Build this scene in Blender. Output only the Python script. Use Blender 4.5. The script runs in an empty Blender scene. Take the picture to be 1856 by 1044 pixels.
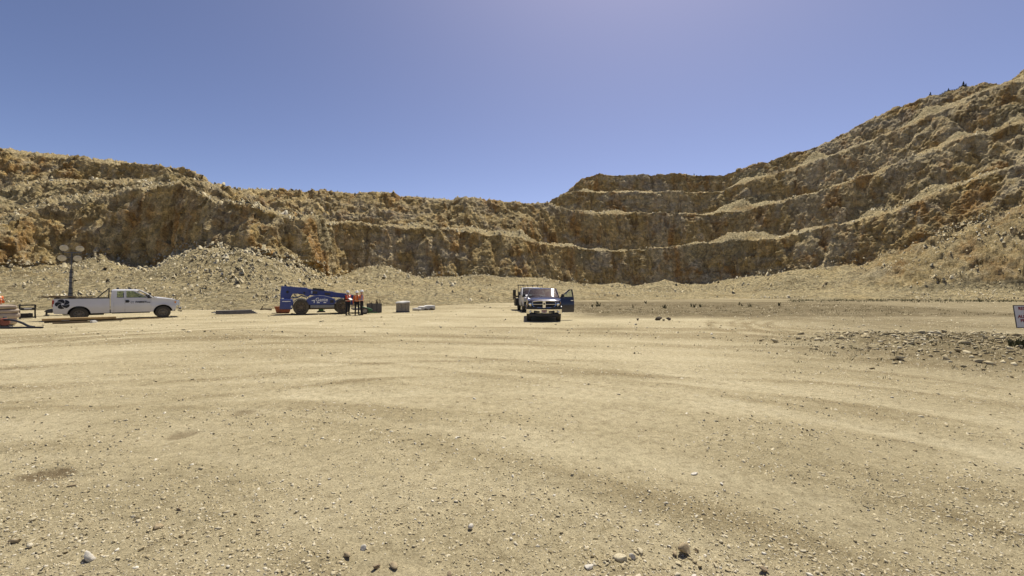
import bpy, bmesh, math, random
import numpy as np
from mathutils import Vector, Matrix, Euler

# ------------------------------------------------------------------ camera, sky, sun, exposure
scene = bpy.context.scene
FPX = 773.0            # focal length in pixels of the 1856 px wide photograph
CX, HY = 928.0, 520.0  # principal column and horizon row
CAMH = 1.85
cam_d = bpy.data.cameras.new('camera')
cam_d.sensor_width = 36.0
cam_d.lens = 36.0 * FPX / 1856.0
cam_d.shift_y = -(522.0 - HY) / 1856.0 * -1.0
cam_d.clip_start = 0.1
cam_d.clip_end = 3000.0
cam = bpy.data.objects.new('camera', cam_d)
cam.location = (0, 0, CAMH)
cam.rotation_euler = (math.radians(90), 0, 0)
scene.collection.objects.link(cam)
scene.camera = cam

SUN_EL = math.radians(64.5)
SUN_AZ = math.radians(21.0)      # to the right of the view direction (+Y)
world = bpy.data.worlds.new('World')
scene.world = world
world.use_nodes = True
wn = world.node_tree.nodes
wl = world.node_tree.links
wn.clear()
w_out = wn.new('ShaderNodeOutputWorld')
w_bg = wn.new('ShaderNodeBackground')
w_sky = wn.new('ShaderNodeTexSky')
w_sky.sky_type = 'NISHITA'
w_sky.sun_disc = False
w_sky.sun_elevation = SUN_EL
w_sky.sun_rotation = SUN_AZ
w_sky.altitude = 300.0
w_sky.air_density = 0.6
w_sky.dust_density = 1.2
w_sky.ozone_density = 0.7
w_tint = wn.new('ShaderNodeMix')
w_tint.data_type = 'RGBA'
w_tint.blend_type = 'MULTIPLY'
w_tint.inputs[0].default_value = 1.0
w_tint.inputs[7].default_value = (1.17, 0.985, 0.94, 1.0)   # the photograph's white balance
w_gam = wn.new('ShaderNodeGamma')
w_gam.inputs[1].default_value = 1.3
wl.new(w_sky.outputs[0], w_gam.inputs[0])
wl.new(w_gam.outputs[0], w_tint.inputs[6])
wl.new(w_tint.outputs[2], w_bg.inputs[0])
w_bg.inputs[1].default_value = 0.074
wl.new(w_bg.outputs[0], w_out.inputs[0])

sun_d = bpy.data.lights.new('sun', 'SUN')
sun_d.energy = 4.2
sun_d.angle = math.radians(0.53)
sun_d.color = (1.0, 0.96, 0.85)
sun = bpy.data.objects.new('sun', sun_d)
sdir = Vector((math.sin(SUN_AZ) * math.cos(SUN_EL), math.cos(SUN_AZ) * math.cos(SUN_EL), math.sin(SUN_EL)))
sun.rotation_euler = (-sdir).to_track_quat('-Z', 'Y').to_euler()
sun.location = (20, 40, 80)
scene.collection.objects.link(sun)

scene.view_settings.view_transform = 'Standard'
scene.view_settings.look = 'None'
scene.view_settings.exposure = 0.3
scene.view_settings.gamma = 1.0
scene.view_settings.use_curve_mapping = False
scene.cycles.max_bounces = 6
scene.cycles.transparent_max_bounces = 12

# ------------------------------------------------------------------ helpers
RNG = np.random.default_rng(7)
random.seed(7)
COL = scene.collection
M = {}


def P(px, py, Y):
    """point at photograph pixel (px, py) and distance Y along the view direction"""
    return Vector(((px - CX) / FPX * Y, Y, CAMH + (HY - py) / FPX * Y))


def sm(a, b, x):
    t = np.clip((np.asarray(x, float) - a) / (b - a), 0, 1)
    return t * t * (3 - 2 * t)


def _hash(ix, iy, iz, seed):
    h = (ix.astype(np.uint32) * np.uint32(374761393) + iy.astype(np.uint32) * np.uint32(668265263)
         + iz.astype(np.uint32) * np.uint32(2246822519) + np.uint32((seed * 3266489917) & 0xffffffff))
    h = (h ^ (h >> np.uint32(13))) * np.uint32(1274126177)
    h = (h ^ (h >> np.uint32(16))) * np.uint32(2654435761)
    return (h ^ (h >> np.uint32(15)))


def _rnd(ix, iy, iz, seed):
    return _hash(ix, iy, iz, seed).astype(np.float64) / 4294967295.0


def vnoise(p, seed=0):
    """value noise, -1..1, p (N,3)"""
    f = np.floor(p)
    i = f.astype(np.int64)
    u = p - f
    u = u * u * u * (u * (u * 6 - 15) + 10)
    r = 0
    for dx in (0, 1):
        wx = u[:, 0] if dx else 1 - u[:, 0]
        for dy in (0, 1):
            wy = u[:, 1] if dy else 1 - u[:, 1]
            for dz in (0, 1):
                wz = u[:, 2] if dz else 1 - u[:, 2]
                r = r + wx * wy * wz * _rnd(i[:, 0] + dx, i[:, 1] + dy, i[:, 2] + dz, seed)
    return r * 2 - 1


def fbm(p, octaves=4, seed=0, gain=0.5, ridged=False):
    a, s, t = 1.0, 0.0, 0.0
    q = np.array(p, float)
    for o in range(octaves):
        n = vnoise(q + o * 17.31, seed + o)
        if ridged:
            n = 1 - 2 * np.abs(n)
        s = s + a * n
        t += a
        a *= gain
        q = q * 2.03
    return s / t


def facets(p, seed=0):
    """broken-rock relief: every Voronoi cell is a tilted plane of its own height, about -1..1"""
    f = np.floor(p).astype(np.int64)
    best = np.full(len(p), 1e9)
    val = np.zeros(len(p))
    for dx in (-1, 0, 1):
        for dy in (-1, 0, 1):
            for dz in (-1, 0, 1):
                cx, cy, cz = f[:, 0] + dx, f[:, 1] + dy, f[:, 2] + dz
                ax = cx + _rnd(cx, cy, cz, seed)
                ay = cy + _rnd(cx, cy, cz, seed + 1)
                az = cz + _rnd(cx, cy, cz, seed + 2)
                ddx, ddy, ddz = p[:, 0] - ax, p[:, 1] - ay, p[:, 2] - az
                d = ddx * ddx + ddy * ddy + ddz * ddz
                m = d < best
                best = np.where(m, d, best)
                v = ((_rnd(cx, cy, cz, seed + 3) * 2 - 1) * 0.6
                     + ddx * (_rnd(cx, cy, cz, seed + 4) * 2 - 1)
                     + ddy * (_rnd(cx, cy, cz, seed + 5) * 2 - 1)
                     + ddz * (_rnd(cx, cy, cz, seed + 6) * 2.2 - 0.8))
                val = np.where(m, v, val)
    return val


def tag(o, label=None, cat=None, group=None, kind=None):
    if label: o['label'] = label
    if cat: o['category'] = cat
    if group: o['group'] = group
    if kind: o['kind'] = kind
    return o


def link(name, me, mat=None, parent=None, smooth=False):
    o = bpy.data.objects.new(name, me)
    COL.objects.link(o)
    if mat is not None:
        me.materials.clear()
        for m_ in (mat if isinstance(mat, (list, tuple)) else [mat]):
            me.materials.append(M[m_] if isinstance(m_, str) else m_)
    if parent is not None:
        o.parent = parent
    if smooth:
        me.polygons.foreach_set('use_smooth', np.ones(len(me.polygons), bool))
    return o


def empty(name, loc=(0, 0, 0), rz=0.0, parent=None):
    o = bpy.data.objects.new(name, None)
    COL.objects.link(o)
    o.location = loc
    o.rotation_euler = (0, 0, rz)
    o.empty_display_size = 0.3
    if parent is not None:
        o.parent = parent
    return o


def np_mesh(name, verts, faces):
    """verts (N,3), faces (F,k) with k = 3 or 4"""
    me = bpy.data.meshes.new(name)
    verts = np.ascontiguousarray(verts, np.float32)
    faces = np.ascontiguousarray(faces, np.int32)
    F, k = faces.shape
    me.vertices.add(len(verts))
    me.vertices.foreach_set('co', verts.ravel())
    me.loops.add(F * k)
    me.loops.foreach_set('vertex_index', faces.ravel())
    me.polygons.add(F)
    me.polygons.foreach_set('loop_start', np.arange(0, F * k, k, dtype=np.int32))
    me.update(calc_edges=True)
    return me


def add_attr(me, name, vals):
    a = me.attributes.new(name, 'FLOAT', 'POINT')
    a.data.foreach_set('value', np.ascontiguousarray(vals, np.float32))


class MB:
    """collects solid pieces of ONE part and links them as one mesh"""
    def __init__(self):
        self.v, self.f = [], []

    def add(self, vs, fs, mat=None):
        n = len(self.v)
        for p in vs:
            self.v.append(tuple(mat @ Vector(p)) if mat is not None else tuple(p))
        for f in fs:
            self.f.append(tuple(i + n for i in f))
        return self

    def box(self, c, s, rot=None, taper=None):
        hx, hy, hz = s[0] / 2, s[1] / 2, s[2] / 2
        tx, ty = taper or (1, 1)
        vs = [(-hx, -hy, -hz), (hx, -hy, -hz), (hx, hy, -hz), (-hx, hy, -hz),
              (-hx * tx, -hy * ty, hz), (hx * tx, -hy * ty, hz), (hx * tx, hy * ty, hz), (-hx * tx, hy * ty, hz)]
        fs = [(3, 2, 1, 0), (4, 5, 6, 7), (0, 1, 5, 4), (1, 2, 6, 5), (2, 3, 7, 6), (3, 0, 4, 7)]
        m = Matrix.Translation(c)
        if rot is not None:
            m = m @ Euler(rot).to_matrix().to_4x4()
        return self.add(vs, fs, m)

    def tube(self, p0, p1, r0, r1=None, n=10):
        r1 = r0 if r1 is None else r1
        p0, p1 = Vector(p0), Vector(p1)
        d = (p1 - p0)
        q = d.to_track_quat('Z', 'Y').to_matrix()
        vs, fs = [], []
        for k in range(n):
            a = 2 * math.pi * k / n
            e = q @ Vector((math.cos(a), math.sin(a), 0))
            vs.append(p0 + e * r0)
            vs.append(p1 + e * r1)
        for k in range(n):
            a, b = 2 * k, 2 * ((k + 1) % n)
            fs.append((a, b, b + 1, a + 1))
        fs.append(tuple(2 * k for k in range(n))[::-1])
        fs.append(tuple(2 * k + 1 for k in range(n)))
        return self.add(vs, fs)

    def path(self, pts, r, n=8):
        """round bar or hose along a list of points"""
        pts = [Vector(p) for p in pts]
        vs, fs = [], []
        up = Vector((0, 0, 1))
        for i, p in enumerate(pts):
            d = (pts[min(i + 1, len(pts) - 1)] - pts[max(i - 1, 0)]).normalized()
            s = d.cross(up)
            if s.length < 1e-3:
                s = d.cross(Vector((0, 1, 0)))
            s.normalize()
            t = s.cross(d)
            for k in range(n):
                a = 2 * math.pi * k / n
                vs.append(p + s * math.cos(a) * r + t * math.sin(a) * r)
        for i in range(len(pts) - 1):
            for k in range(n):
                a, b = i * n + k, i * n + (k + 1) % n
                fs.append((a, b, b + n, a + n))
        fs.append(tuple(range(n))[::-1])
        fs.append(tuple(range((len(pts) - 1) * n, len(pts) * n)))
        return self.add(vs, fs)

    def lathe(self, prof, n=24, axis='Y', c=(0, 0, 0), closed=False):
        """prof: (radius, offset along the axis)"""
        vs, fs = [], []
        for (r, h) in prof:
            for k in range(n):
                a = 2 * math.pi * k / n
                e = (r * math.cos(a), r * math.sin(a))
                p = {'Y': (e[0], h, e[1]), 'Z': (e[0], e[1], h), 'X': (h, e[0], e[1])}[axis]
                vs.append((p[0] + c[0], p[1] + c[1], p[2] + c[2]))
        m = len(prof)
        for i in range(m if closed else m - 1):
            j = (i + 1) % m
            for k in range(n):
                k2 = (k + 1) % n
                fs.append((i * n + k, i * n + k2, j * n + k2, j * n + k))
        if not closed:
            fs.append(tuple(range(n))[::-1])
            fs.append(tuple(range((m - 1) * n, m * n)))
        return self.add(vs, fs)

    def prism(self, poly, y0, y1):
        """polygon in x,z extruded from y0 to y1"""
        n = len(poly)
        vs = [(x, y0, z) for x, z in poly] + [(x, y1, z) for x, z in poly]
        fs = [tuple(range(n)), tuple(range(n, 2 * n))[::-1]]
        for i in range(n):
            j = (i + 1) % n
            fs.append((j, i, i + n, j + n))
        return self.add(vs, fs)

    def grid(self, fn, nu, nv, thick=None):
        """open surface fn(u, v), with a second skin when thick is a vector"""
        vs = [fn(i / nu, j / nv) for i in range(nu + 1) for j in range(nv + 1)]
        w = nv + 1
        fs = [(i * w + j, (i + 1) * w + j, (i + 1) * w + j + 1, i * w + j + 1) for i in range(nu) for j in range(nv)]
        if thick is not None:
            n = len(vs)
            vs = vs + [(p[0] + thick[0], p[1] + thick[1], p[2] + thick[2]) for p in vs]
            fs = fs + [tuple(i + n for i in f[::-1]) for f in fs]
            ring = [i * w for i in range(nu + 1)] + [nu * w + j for j in range(1, nv + 1)] + \
                   [i * w + nv for i in range(nu - 1, -1, -1)] + [j for j in range(nv - 1, 0, -1)]
            for k in range(len(ring)):
                a, b = ring[k], ring[(k + 1) % len(ring)]
                fs.append((b, a, a + n, b + n))
        return self.add(vs, fs)

    def build(self, name, mat, parent=None, bevel=0.0, smooth=False):
        me = bpy.data.meshes.new(name)
        me.from_pydata(self.v, [], self.f)
        bm = bmesh.new()
        bm.from_mesh(me)
        bmesh.ops.recalc_face_normals(bm, faces=bm.faces)
        bm.to_mesh(me)
        bm.free()
        o = link(name, me, mat, parent)
        if smooth:
            me.polygons.foreach_set('use_smooth', np.ones(len(me.polygons), bool))
            me.set_sharp_from_angle(angle=math.radians(38))
        if bevel:
            b = o.modifiers.new('bevel', 'BEVEL')
            b.width = bevel
            b.segments = 2
            b.limit_method = 'ANGLE'
            b.angle_limit = math.radians(40)
        return o


def copy_tree(o, parent=None):
    c = o.copy()
    COL.objects.link(c)
    c.parent = parent
    for ch in list(o.children):
        copy_tree(ch, c)
    return c


# ------------------------------------------------------------------ materials
class NT:
    def __init__(self, name):
        self.m = bpy.data.materials.new(name)
        self.m.use_nodes = True
        self.n = self.m.node_tree.nodes
        self.l = self.m.node_tree.links
        self.b = self.n['Principled BSDF']
        M[name] = self.m

    def node(self, t, **kw):
        x = self.n.new(t)
        for k, v in kw.items():
            setattr(x, k, v)
        return x

    def put(self, sock, v):
        if hasattr(v, 'is_linked') or hasattr(v, 'links'):
            self.l.new(v, sock)
        else:
            sock.default_value = v

    def coord(self, scale=(1, 1, 1), kind='Object'):
        tc = self.node('ShaderNodeTexCoord')
        mp = self.node('ShaderNodeMapping')
        self.l.new(tc.outputs[kind], mp.inputs[0])
        mp.inputs['Scale'].default_value = scale
        return mp.outputs[0]

    def noise(self, co, scale=1.0, detail=4.0, rough=0.55, dist=0.0):
        x = self.node('ShaderNodeTexNoise')
        self.l.new(co, x.inputs['Vector'])
        x.inputs['Scale'].default_value = scale
        x.inputs['Detail'].default_value = detail
        x.inputs['Roughness'].default_value = rough
        x.inputs['Distortion'].default_value = dist
        return x.outputs[0]

    def voronoi(self, co, scale=1.0, out='Distance', feature='F1', rnd=1.0):
        x = self.node('ShaderNodeTexVoronoi', feature=feature)
        self.l.new(co, x.inputs['Vector'])
        x.inputs['Scale'].default_value = scale
        x.inputs['Randomness'].default_value = rnd
        return x.outputs[out]

    def ramp(self, v, stops, interp='LINEAR'):
        x = self.node('ShaderNodeValToRGB')
        x.color_ramp.interpolation = interp
        el = x.color_ramp.elements
        while len(el) > 1:
            el.remove(el[-1])
        for i, (p, c) in enumerate(stops):
            e = el[0] if i == 0 else el.new(p)
            e.position = p
            c = (c, c, c) if not hasattr(c, '__len__') else c
            e.color = (*c[:3], 1)
        self.put(x.inputs[0], v)
        return x.outputs[0]

    def mix(self, f, a, b, mode='MIX'):
        x = self.node('ShaderNodeMix', data_type='RGBA', blend_type=mode)
        self.put(x.inputs[0], f)
        self.put(x.inputs[6], a if hasattr(a, 'links') else (*a, 1))
        self.put(x.inputs[7], b if hasattr(b, 'links') else (*b, 1))
        return x.outputs[2]

    def math(self, op, a, b=0.0, clamp=False):
        x = self.node('ShaderNodeMath', operation=op, use_clamp=clamp)
        self.put(x.inputs[0], a)
        self.put(x.inputs[1], b)
        return x.outputs[0]

    def attr(self, name):
        return self.node('ShaderNodeAttribute', attribute_name=name).outputs['Fac']

    def bump(self, h, strength=0.5, dist=0.1, normal=None):
        x = self.node('ShaderNodeBump')
        x.inputs['Strength'].default_value = strength
        x.inputs['Distance'].default_value = dist
        self.put(x.inputs['Height'], h)
        if normal is not None:
            self.l.new(normal, x.inputs['Normal'])
        return x.outputs[0]

    def col(self, v):
        self.put(self.b.inputs['Base Color'], v if hasattr(v, 'links') else (*v, 1))

    def rough(self, v):
        self.put(self.b.inputs['Roughness'], v)

    def normal(self, v):
        self.l.new(v, self.b.inputs['Normal'])


def simple(name, color, rough=0.6, metal=0.0, var=0.18, scale=6.0, dust=0.0, coat=0.0, bump=0.0):
    """painted / plastic / metal surface with uneven colour and a film of tan quarry dust"""
    t = NT(name)
    co = t.coord()
    n = t.noise(co, scale, 6, 0.6)
    c = t.mix(t.ramp(n, [(0.3, 0.0), (0.7, 1.0)]), [x * (1 - var) for x in color], [min(1, x * (1 + var)) for x in color])
    if dust:
        g = t.node('ShaderNodeNewGeometry')
        sp = t.node('ShaderNodeSeparateXYZ')
        tc = t.node('ShaderNodeTexCoord')
        t.l.new(tc.outputs['Object'], sp.inputs[0])
        low = t.ramp(sp.outputs[2], [(0.0, 1.0), (0.95, 0.25)])
        f = t.math('MULTIPLY', t.ramp(t.noise(co, 3.0, 7, 0.65), [(0.25, 0.25), (0.75, 1.0)]), low)
        f = t.math('MULTIPLY', f, dust)
        c = t.mix(f, c, (0.42, 0.34, 0.21))
        t.rough(t.math('ADD', t.math('MULTIPLY', f, 0.6), rough, True))
    else:
        t.rough(t.ramp(n, [(0.2, max(0.03, rough - 0.08)), (0.8, min(1, rough + 0.1))]))
    t.col(c)
    t.b.inputs['Metallic'].default_value = metal
    t.b.inputs['Coat Weight'].default_value = coat
    t.b.inputs['Coat Roughness'].default_value = 0.08
    if bump:
        t.normal(t.bump(t.noise(co, scale * 6, 5, 0.6), bump, 0.01))
    return t


def glass(name, tint, refl=0.25):
    t = NT(name)
    out = t.n['Material Output']
    tr = t.node('ShaderNodeBsdfTransparent')
    tr.inputs[0].default_value = (*tint, 1)
    gl = t.node('ShaderNodeBsdfGlossy')
    gl.inputs['Roughness'].default_value = 0.03
    fr = t.node('ShaderNodeFresnel')
    fr.inputs[0].default_value = 1.5
    n = t.noise(t.coord(), 5, 5, 0.6)
    f = t.math('ADD', fr.outputs[0], t.math('MULTIPLY', n, refl * 0.3), True)
    mx = t.node('ShaderNodeMixShader')
    t.l.new(f, mx.inputs[0])
    t.l.new(tr.outputs[0], mx.inputs[1])
    t.l.new(gl.outputs[0], mx.inputs[2])
    t.l.new(mx.outputs[0], out.inputs[0])
    return t


simple('white_paint', (0.62, 0.61, 0.60), 0.3, 0.0, 0.04, 2.0, dust=0.30, coat=0.3)
simple('blue_black_paint', (0.008, 0.009, 0.026), 0.22, 0.3, 0.1, 2.0, dust=0.05, coat=0.6)
simple('lift_blue', (0.012, 0.036, 0.20), 0.35, 0.0, 0.18, 2.0, dust=0.10, coat=0.2)
simple('black_plastic', (0.012, 0.012, 0.013), 0.5, 0.0, 0.2, 5.0, dust=0.05)
simple('black_steel', (0.02, 0.02, 0.022), 0.45, 0.3, 0.2, 5.0, dust=0.06)
simple('underbody', (0.012, 0.011, 0.010), 0.8, 0.0, 0.3, 4.0)
simple('rubber', (0.022, 0.021, 0.020), 0.8, 0.0, 0.25, 9.0, dust=0.18, bump=0.3)
simple('dusty_rubber', (0.03, 0.027, 0.024), 0.85, 0.0, 0.25, 6.0, dust=0.32, bump=0.3)
simple('steel_rim', (0.30, 0.29, 0.28), 0.4, 0.7, 0.2, 6.0, dust=0.25)
simple('dusty_rim', (0.10, 0.095, 0.09), 0.5, 0.5, 0.2, 6.0, dust=0.3)
simple('brown_rim', (0.11, 0.085, 0.06), 0.7, 0.1, 0.2, 4.0, dust=0.15)
simple('chrome', (0.75, 0.74, 0.72), 0.12, 1.0, 0.05, 4.0)
simple('grey_metal', (0.20, 0.20, 0.20), 0.45, 0.6, 0.2, 5.0, dust=0.1)
simple('dark_grey_metal', (0.055, 0.056, 0.06), 0.5, 0.5, 0.2, 5.0, dust=0.1)
simple('galvanized_dark', (0.10, 0.105, 0.115), 0.5, 0.5, 0.2, 5.0)
simple('galvanized', (0.28, 0.29, 0.31), 0.45, 0.7, 0.15, 5.0)
simple('red_lens', (0.28, 0.015, 0.012), 0.15, 0.0, 0.1, 5.0, coat=0.5)
simple('clear_lens', (0.55, 0.56, 0.57), 0.1, 0.4, 0.25, 14.0, coat=0.6)
simple('amber_lens', (0.6, 0.2, 0.03), 0.15, 0.0, 0.1, 5.0, coat=0.5)
simple('print_black', (0.008, 0.008, 0.009), 0.5, 0.0, 0.1, 5.0)
simple('print_white', (0.75, 0.75, 0.74), 0.5, 0.0, 0.06, 5.0)
simple('print_red', (0.22, 0.02, 0.025), 0.5, 0.0, 0.15, 5.0)
simple('sign_white', (0.62, 0.60, 0.60), 0.45, 0.0, 0.05, 3.0, dust=0.10)
simple('seat_cloth', (0.05, 0.048, 0.045), 0.9, 0.0, 0.2, 9.0)
simple('plank_wood', (0.34, 0.23, 0.10), 0.75, 0.0, 0.3, 3.0, bump=0.4)
simple('old_wood', (0.12, 0.085, 0.045), 0.85, 0.0, 0.35, 4.0, bump=0.4)
simple('grey_wood', (0.17, 0.155, 0.14), 0.85, 0.0, 0.25, 4.0, bump=0.4)
simple('rust_orange', (0.30, 0.095, 0.035), 0.75, 0.0, 0.3, 4.0, bump=0.2)
simple('green_paint', (0.02, 0.13, 0.035), 0.5, 0.0, 0.25, 5.0, dust=0.1)
simple('pump_red', (0.26, 0.055, 0.03), 0.5, 0.0, 0.25, 5.0, dust=0.2)
simple('wrap_white', (0.58, 0.55, 0.48), 0.7, 0.0, 0.12, 3.0, bump=0.3)
simple('wrap_tan', (0.40, 0.32, 0.235), 0.75, 0.0, 0.22, 1.6, bump=0.3)
simple('block_grey', (0.29, 0.25, 0.19), 0.9, 0.0, 0.22, 5.0, bump=0.5)
simple('bin_grey', (0.13, 0.12, 0.11), 0.7, 0.2, 0.25, 5.0, dust=0.15)
simple('lamp_glass', (0.42, 0.40, 0.36), 0.2, 0.3, 0.2, 8.0, coat=0.4)
simple('skin', (0.42, 0.25, 0.17), 0.55, 0.0, 0.1, 14.0)
simple('hair_brown', (0.04, 0.025, 0.015), 0.8, 0.0, 0.3, 30.0)
simple('trousers', (0.014, 0.015, 0.02), 0.9, 0.0, 0.3, 8.0)
simple('boots', (0.02, 0.015, 0.012), 0.8, 0.0, 0.3, 9.0)
simple('dark_shirt', (0.03, 0.02, 0.025), 0.9, 0.0, 0.25, 8.0)
simple('blue_shirt', (0.24, 0.25, 0.36), 0.9, 0.0, 0.15, 8.0)
simple('hivis_orange', (0.75, 0.17, 0.03), 0.7, 0.0, 0.12, 8.0)
simple('hivis_red', (0.62, 0.07, 0.03), 0.7, 0.0, 0.12, 8.0)
simple('hivis_stripe', (0.75, 0.72, 0.55), 0.4, 0.0, 0.05, 8.0)
simple('helmet_white', (0.78, 0.77, 0.74), 0.35, 0.0, 0.05, 5.0)
simple('paper', (0.75, 0.73, 0.70), 0.7, 0.0, 0.05, 5.0)
simple('spruce_needles', (0.018, 0.035, 0.02), 0.8, 0.0, 0.4, 4.0)
simple('bark', (0.06, 0.045, 0.03), 0.9, 0.0, 0.3, 8.0)
simple('scrub_green', (0.085, 0.085, 0.032), 0.85, 0.0, 0.4, 1.5)
simple('dry_weed', (0.16, 0.13, 0.05), 0.85, 0.0, 0.4, 2.0)
simple('dark_clod', (0.09, 0.07, 0.045), 0.95, 0.0, 0.35, 6.0, bump=0.6)
simple('white_block', (0.62, 0.60, 0.55), 0.6, 0.0, 0.08, 6.0)
glass('side_glass', (0.62, 0.70, 0.58), 0.3)
glass('wind_glass', (0.30, 0.34, 0.33), 0.06)
# ------------------------------------------------------------------ terrain materials
def make_rock():
    t = NT('quarry_rock')
    co = t.coord()
    big = t.noise(co, 0.028, 6, 0.62, 0.8)
    col = t.ramp(big, [(0.28, (0.64, 0.545, 0.31)), (0.40, (0.53, 0.41, 0.19)), (0.47, (0.63, 0.52, 0.285)), (0.52, (0.55, 0.42, 0.185)),
                       (0.57, (0.58, 0.50, 0.31)), (0.64, (0.70, 0.61, 0.39)), (0.72, (0.58, 0.45, 0.21))])
    # bedding: uneven, slightly tilted layers
    bed = t.noise(t.coord((0.035, 0.035, 0.55)), 1.0, 5, 0.65, 0.6)
    col = t.mix(1.0, col, t.ramp(bed, [(0.32, (0.74, 0.70, 0.64)), (0.46, (1, 1, 1)), (0.56, (0.92, 0.9, 0.86)), (0.68, (1.28, 1.27, 1.24))]), 'MULTIPLY')
    # rust and ochre that ran down the faces
    st = t.noise(t.coord((0.16, 0.16, 0.035)), 1.0, 7, 0.68, 0.6)
    col = t.mix(t.ramp(st, [(0.50, 0.0), (0.62, 0.8)]), col, (0.45, 0.255, 0.085))
    st2 = t.noise(t.coord((0.36, 0.36, 0.07)), 1.0, 8, 0.72, 0.4)
    col = t.mix(t.ramp(st2, [(0.53, 0.0), (0.64, 0.75)]), col, (0.16, 0.112, 0.06))
    st3 = t.noise(t.coord((0.28, 0.28, 0.045)), 1.0, 8, 0.7, 0.8)
    col = t.mix(t.ramp(st3, [(0.53, 0.0), (0.66, 0.75)]), col, (0.70, 0.61, 0.42))
    gr = t.noise(t.coord((0.06, 0.06, 0.10)), 1.0, 6, 0.65, 0.5)
    col = t.mix(t.ramp(gr, [(0.54, 0.0), (0.64, 0.75)]), col, (0.50, 0.455, 0.345))
    # broken pieces and the cracks between them
    cell = t.node('ShaderNodeTexVoronoi', feature='F1')
    wv = t.node('ShaderNodeVectorMath', operation='ADD')
    t.l.new(co, wv.inputs[0])
    nz_ = t.node('ShaderNodeTexNoise')
    t.l.new(co, nz_.inputs['Vector'])
    nz_.inputs['Scale'].default_value = 0.8
    nz_.inputs['Detail'].default_value = 4
    t.l.new(nz_.outputs['Color'], wv.inputs[1])
    t.l.new(wv.outputs[0], cell.inputs['Vector'])
    cell.inputs['Scale'].default_value = 1.25
    sp = t.node('ShaderNodeSeparateColor')
    t.l.new(cell.outputs['Color'], sp.inputs[0])
    col = t.mix(1.0, col, t.ramp(sp.outputs[0], [(0.0, (0.74, 0.72, 0.69)), (0.5, (1.0, 1.0, 1.0)), (1.0, (1.4, 1.38, 1.32))]), 'MULTIPLY')
    fine = t.noise(co, 3.2, 10, 0.78)
    col = t.mix(1.0, col, t.ramp(fine, [(0.30, (0.42, 0.39, 0.35)), (0.49, (0.95, 0.95, 0.95)), (0.68, (1.5, 1.49, 1.44))]), 'MULTIPLY')
    col = t.mix(1.0, col, (0.96, 0.91, 0.85), 'MULTIPLY')
    # dust and small scree lying on ledges and slopes
    scree = t.ramp(t.noise(co, 1.6, 10, 0.78), [(0.32, (0.22, 0.172, 0.09)), (0.45, (0.40, 0.332, 0.185)), (0.56, (0.475, 0.40, 0.23)), (0.70, (0.64, 0.565, 0.375))])
    c2 = t.voronoi(co, 2.6, 'Color')
    s2 = t.node('ShaderNodeSeparateColor')
    t.l.new(c2, s2.inputs[0])
    scree = t.mix(1.0, scree, t.ramp(s2.outputs[1], [(0.0, (0.55, 0.53, 0.5)), (0.45, (1.0, 1.0, 1.0)), (1.0, (1.45, 1.42, 1.36))]), 'MULTIPLY')
    big2 = t.noise(co, 0.09, 5, 0.6)
    scree = t.mix(1.0, scree, t.ramp(big2, [(0.35, (0.80, 0.76, 0.70)), (0.5, (1, 1, 1)), (0.65, (1.08, 1.04, 0.96))]), 'MULTIPLY')
    g = t.node('ShaderNodeNewGeometry')
    sx = t.node('ShaderNodeSeparateXYZ')
    t.l.new(g.outputs['Normal'], sx.inputs[0])
    led = t.ramp(t.math('ADD', sx.outputs[2], t.math('MULTIPLY', fine, 0.3)), [(0.76, 0.0), (1.0, 0.7)])
    led = t.math('MAXIMUM', led, t.attr('rub'))
    col = t.mix(led, col, scree)
    t.col(col)
    t.rough(0.95)
    t.b.inputs['Specular IOR Level'].default_value = 0.1
    h = t.math('ADD', t.noise(t.coord((1.3, 1.3, 0.55)), 1.0, 12, 0.78), t.math('MULTIPLY', sp.outputs[1], 0.42))
    cb_ = t.node('ShaderNodeSeparateColor')
    vw = t.node('ShaderNodeTexVoronoi', feature='F1')
    t.l.new(wv.outputs[0], vw.inputs['Vector'])
    vw.inputs['Scale'].default_value = 3.1
    t.l.new(vw.outputs['Color'], cb_.inputs[0])
    h = t.math('ADD', h, t.math('MULTIPLY', cb_.outputs[0], 0.22))
    t.normal(t.bump(h, 1.0, 0.85))


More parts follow.
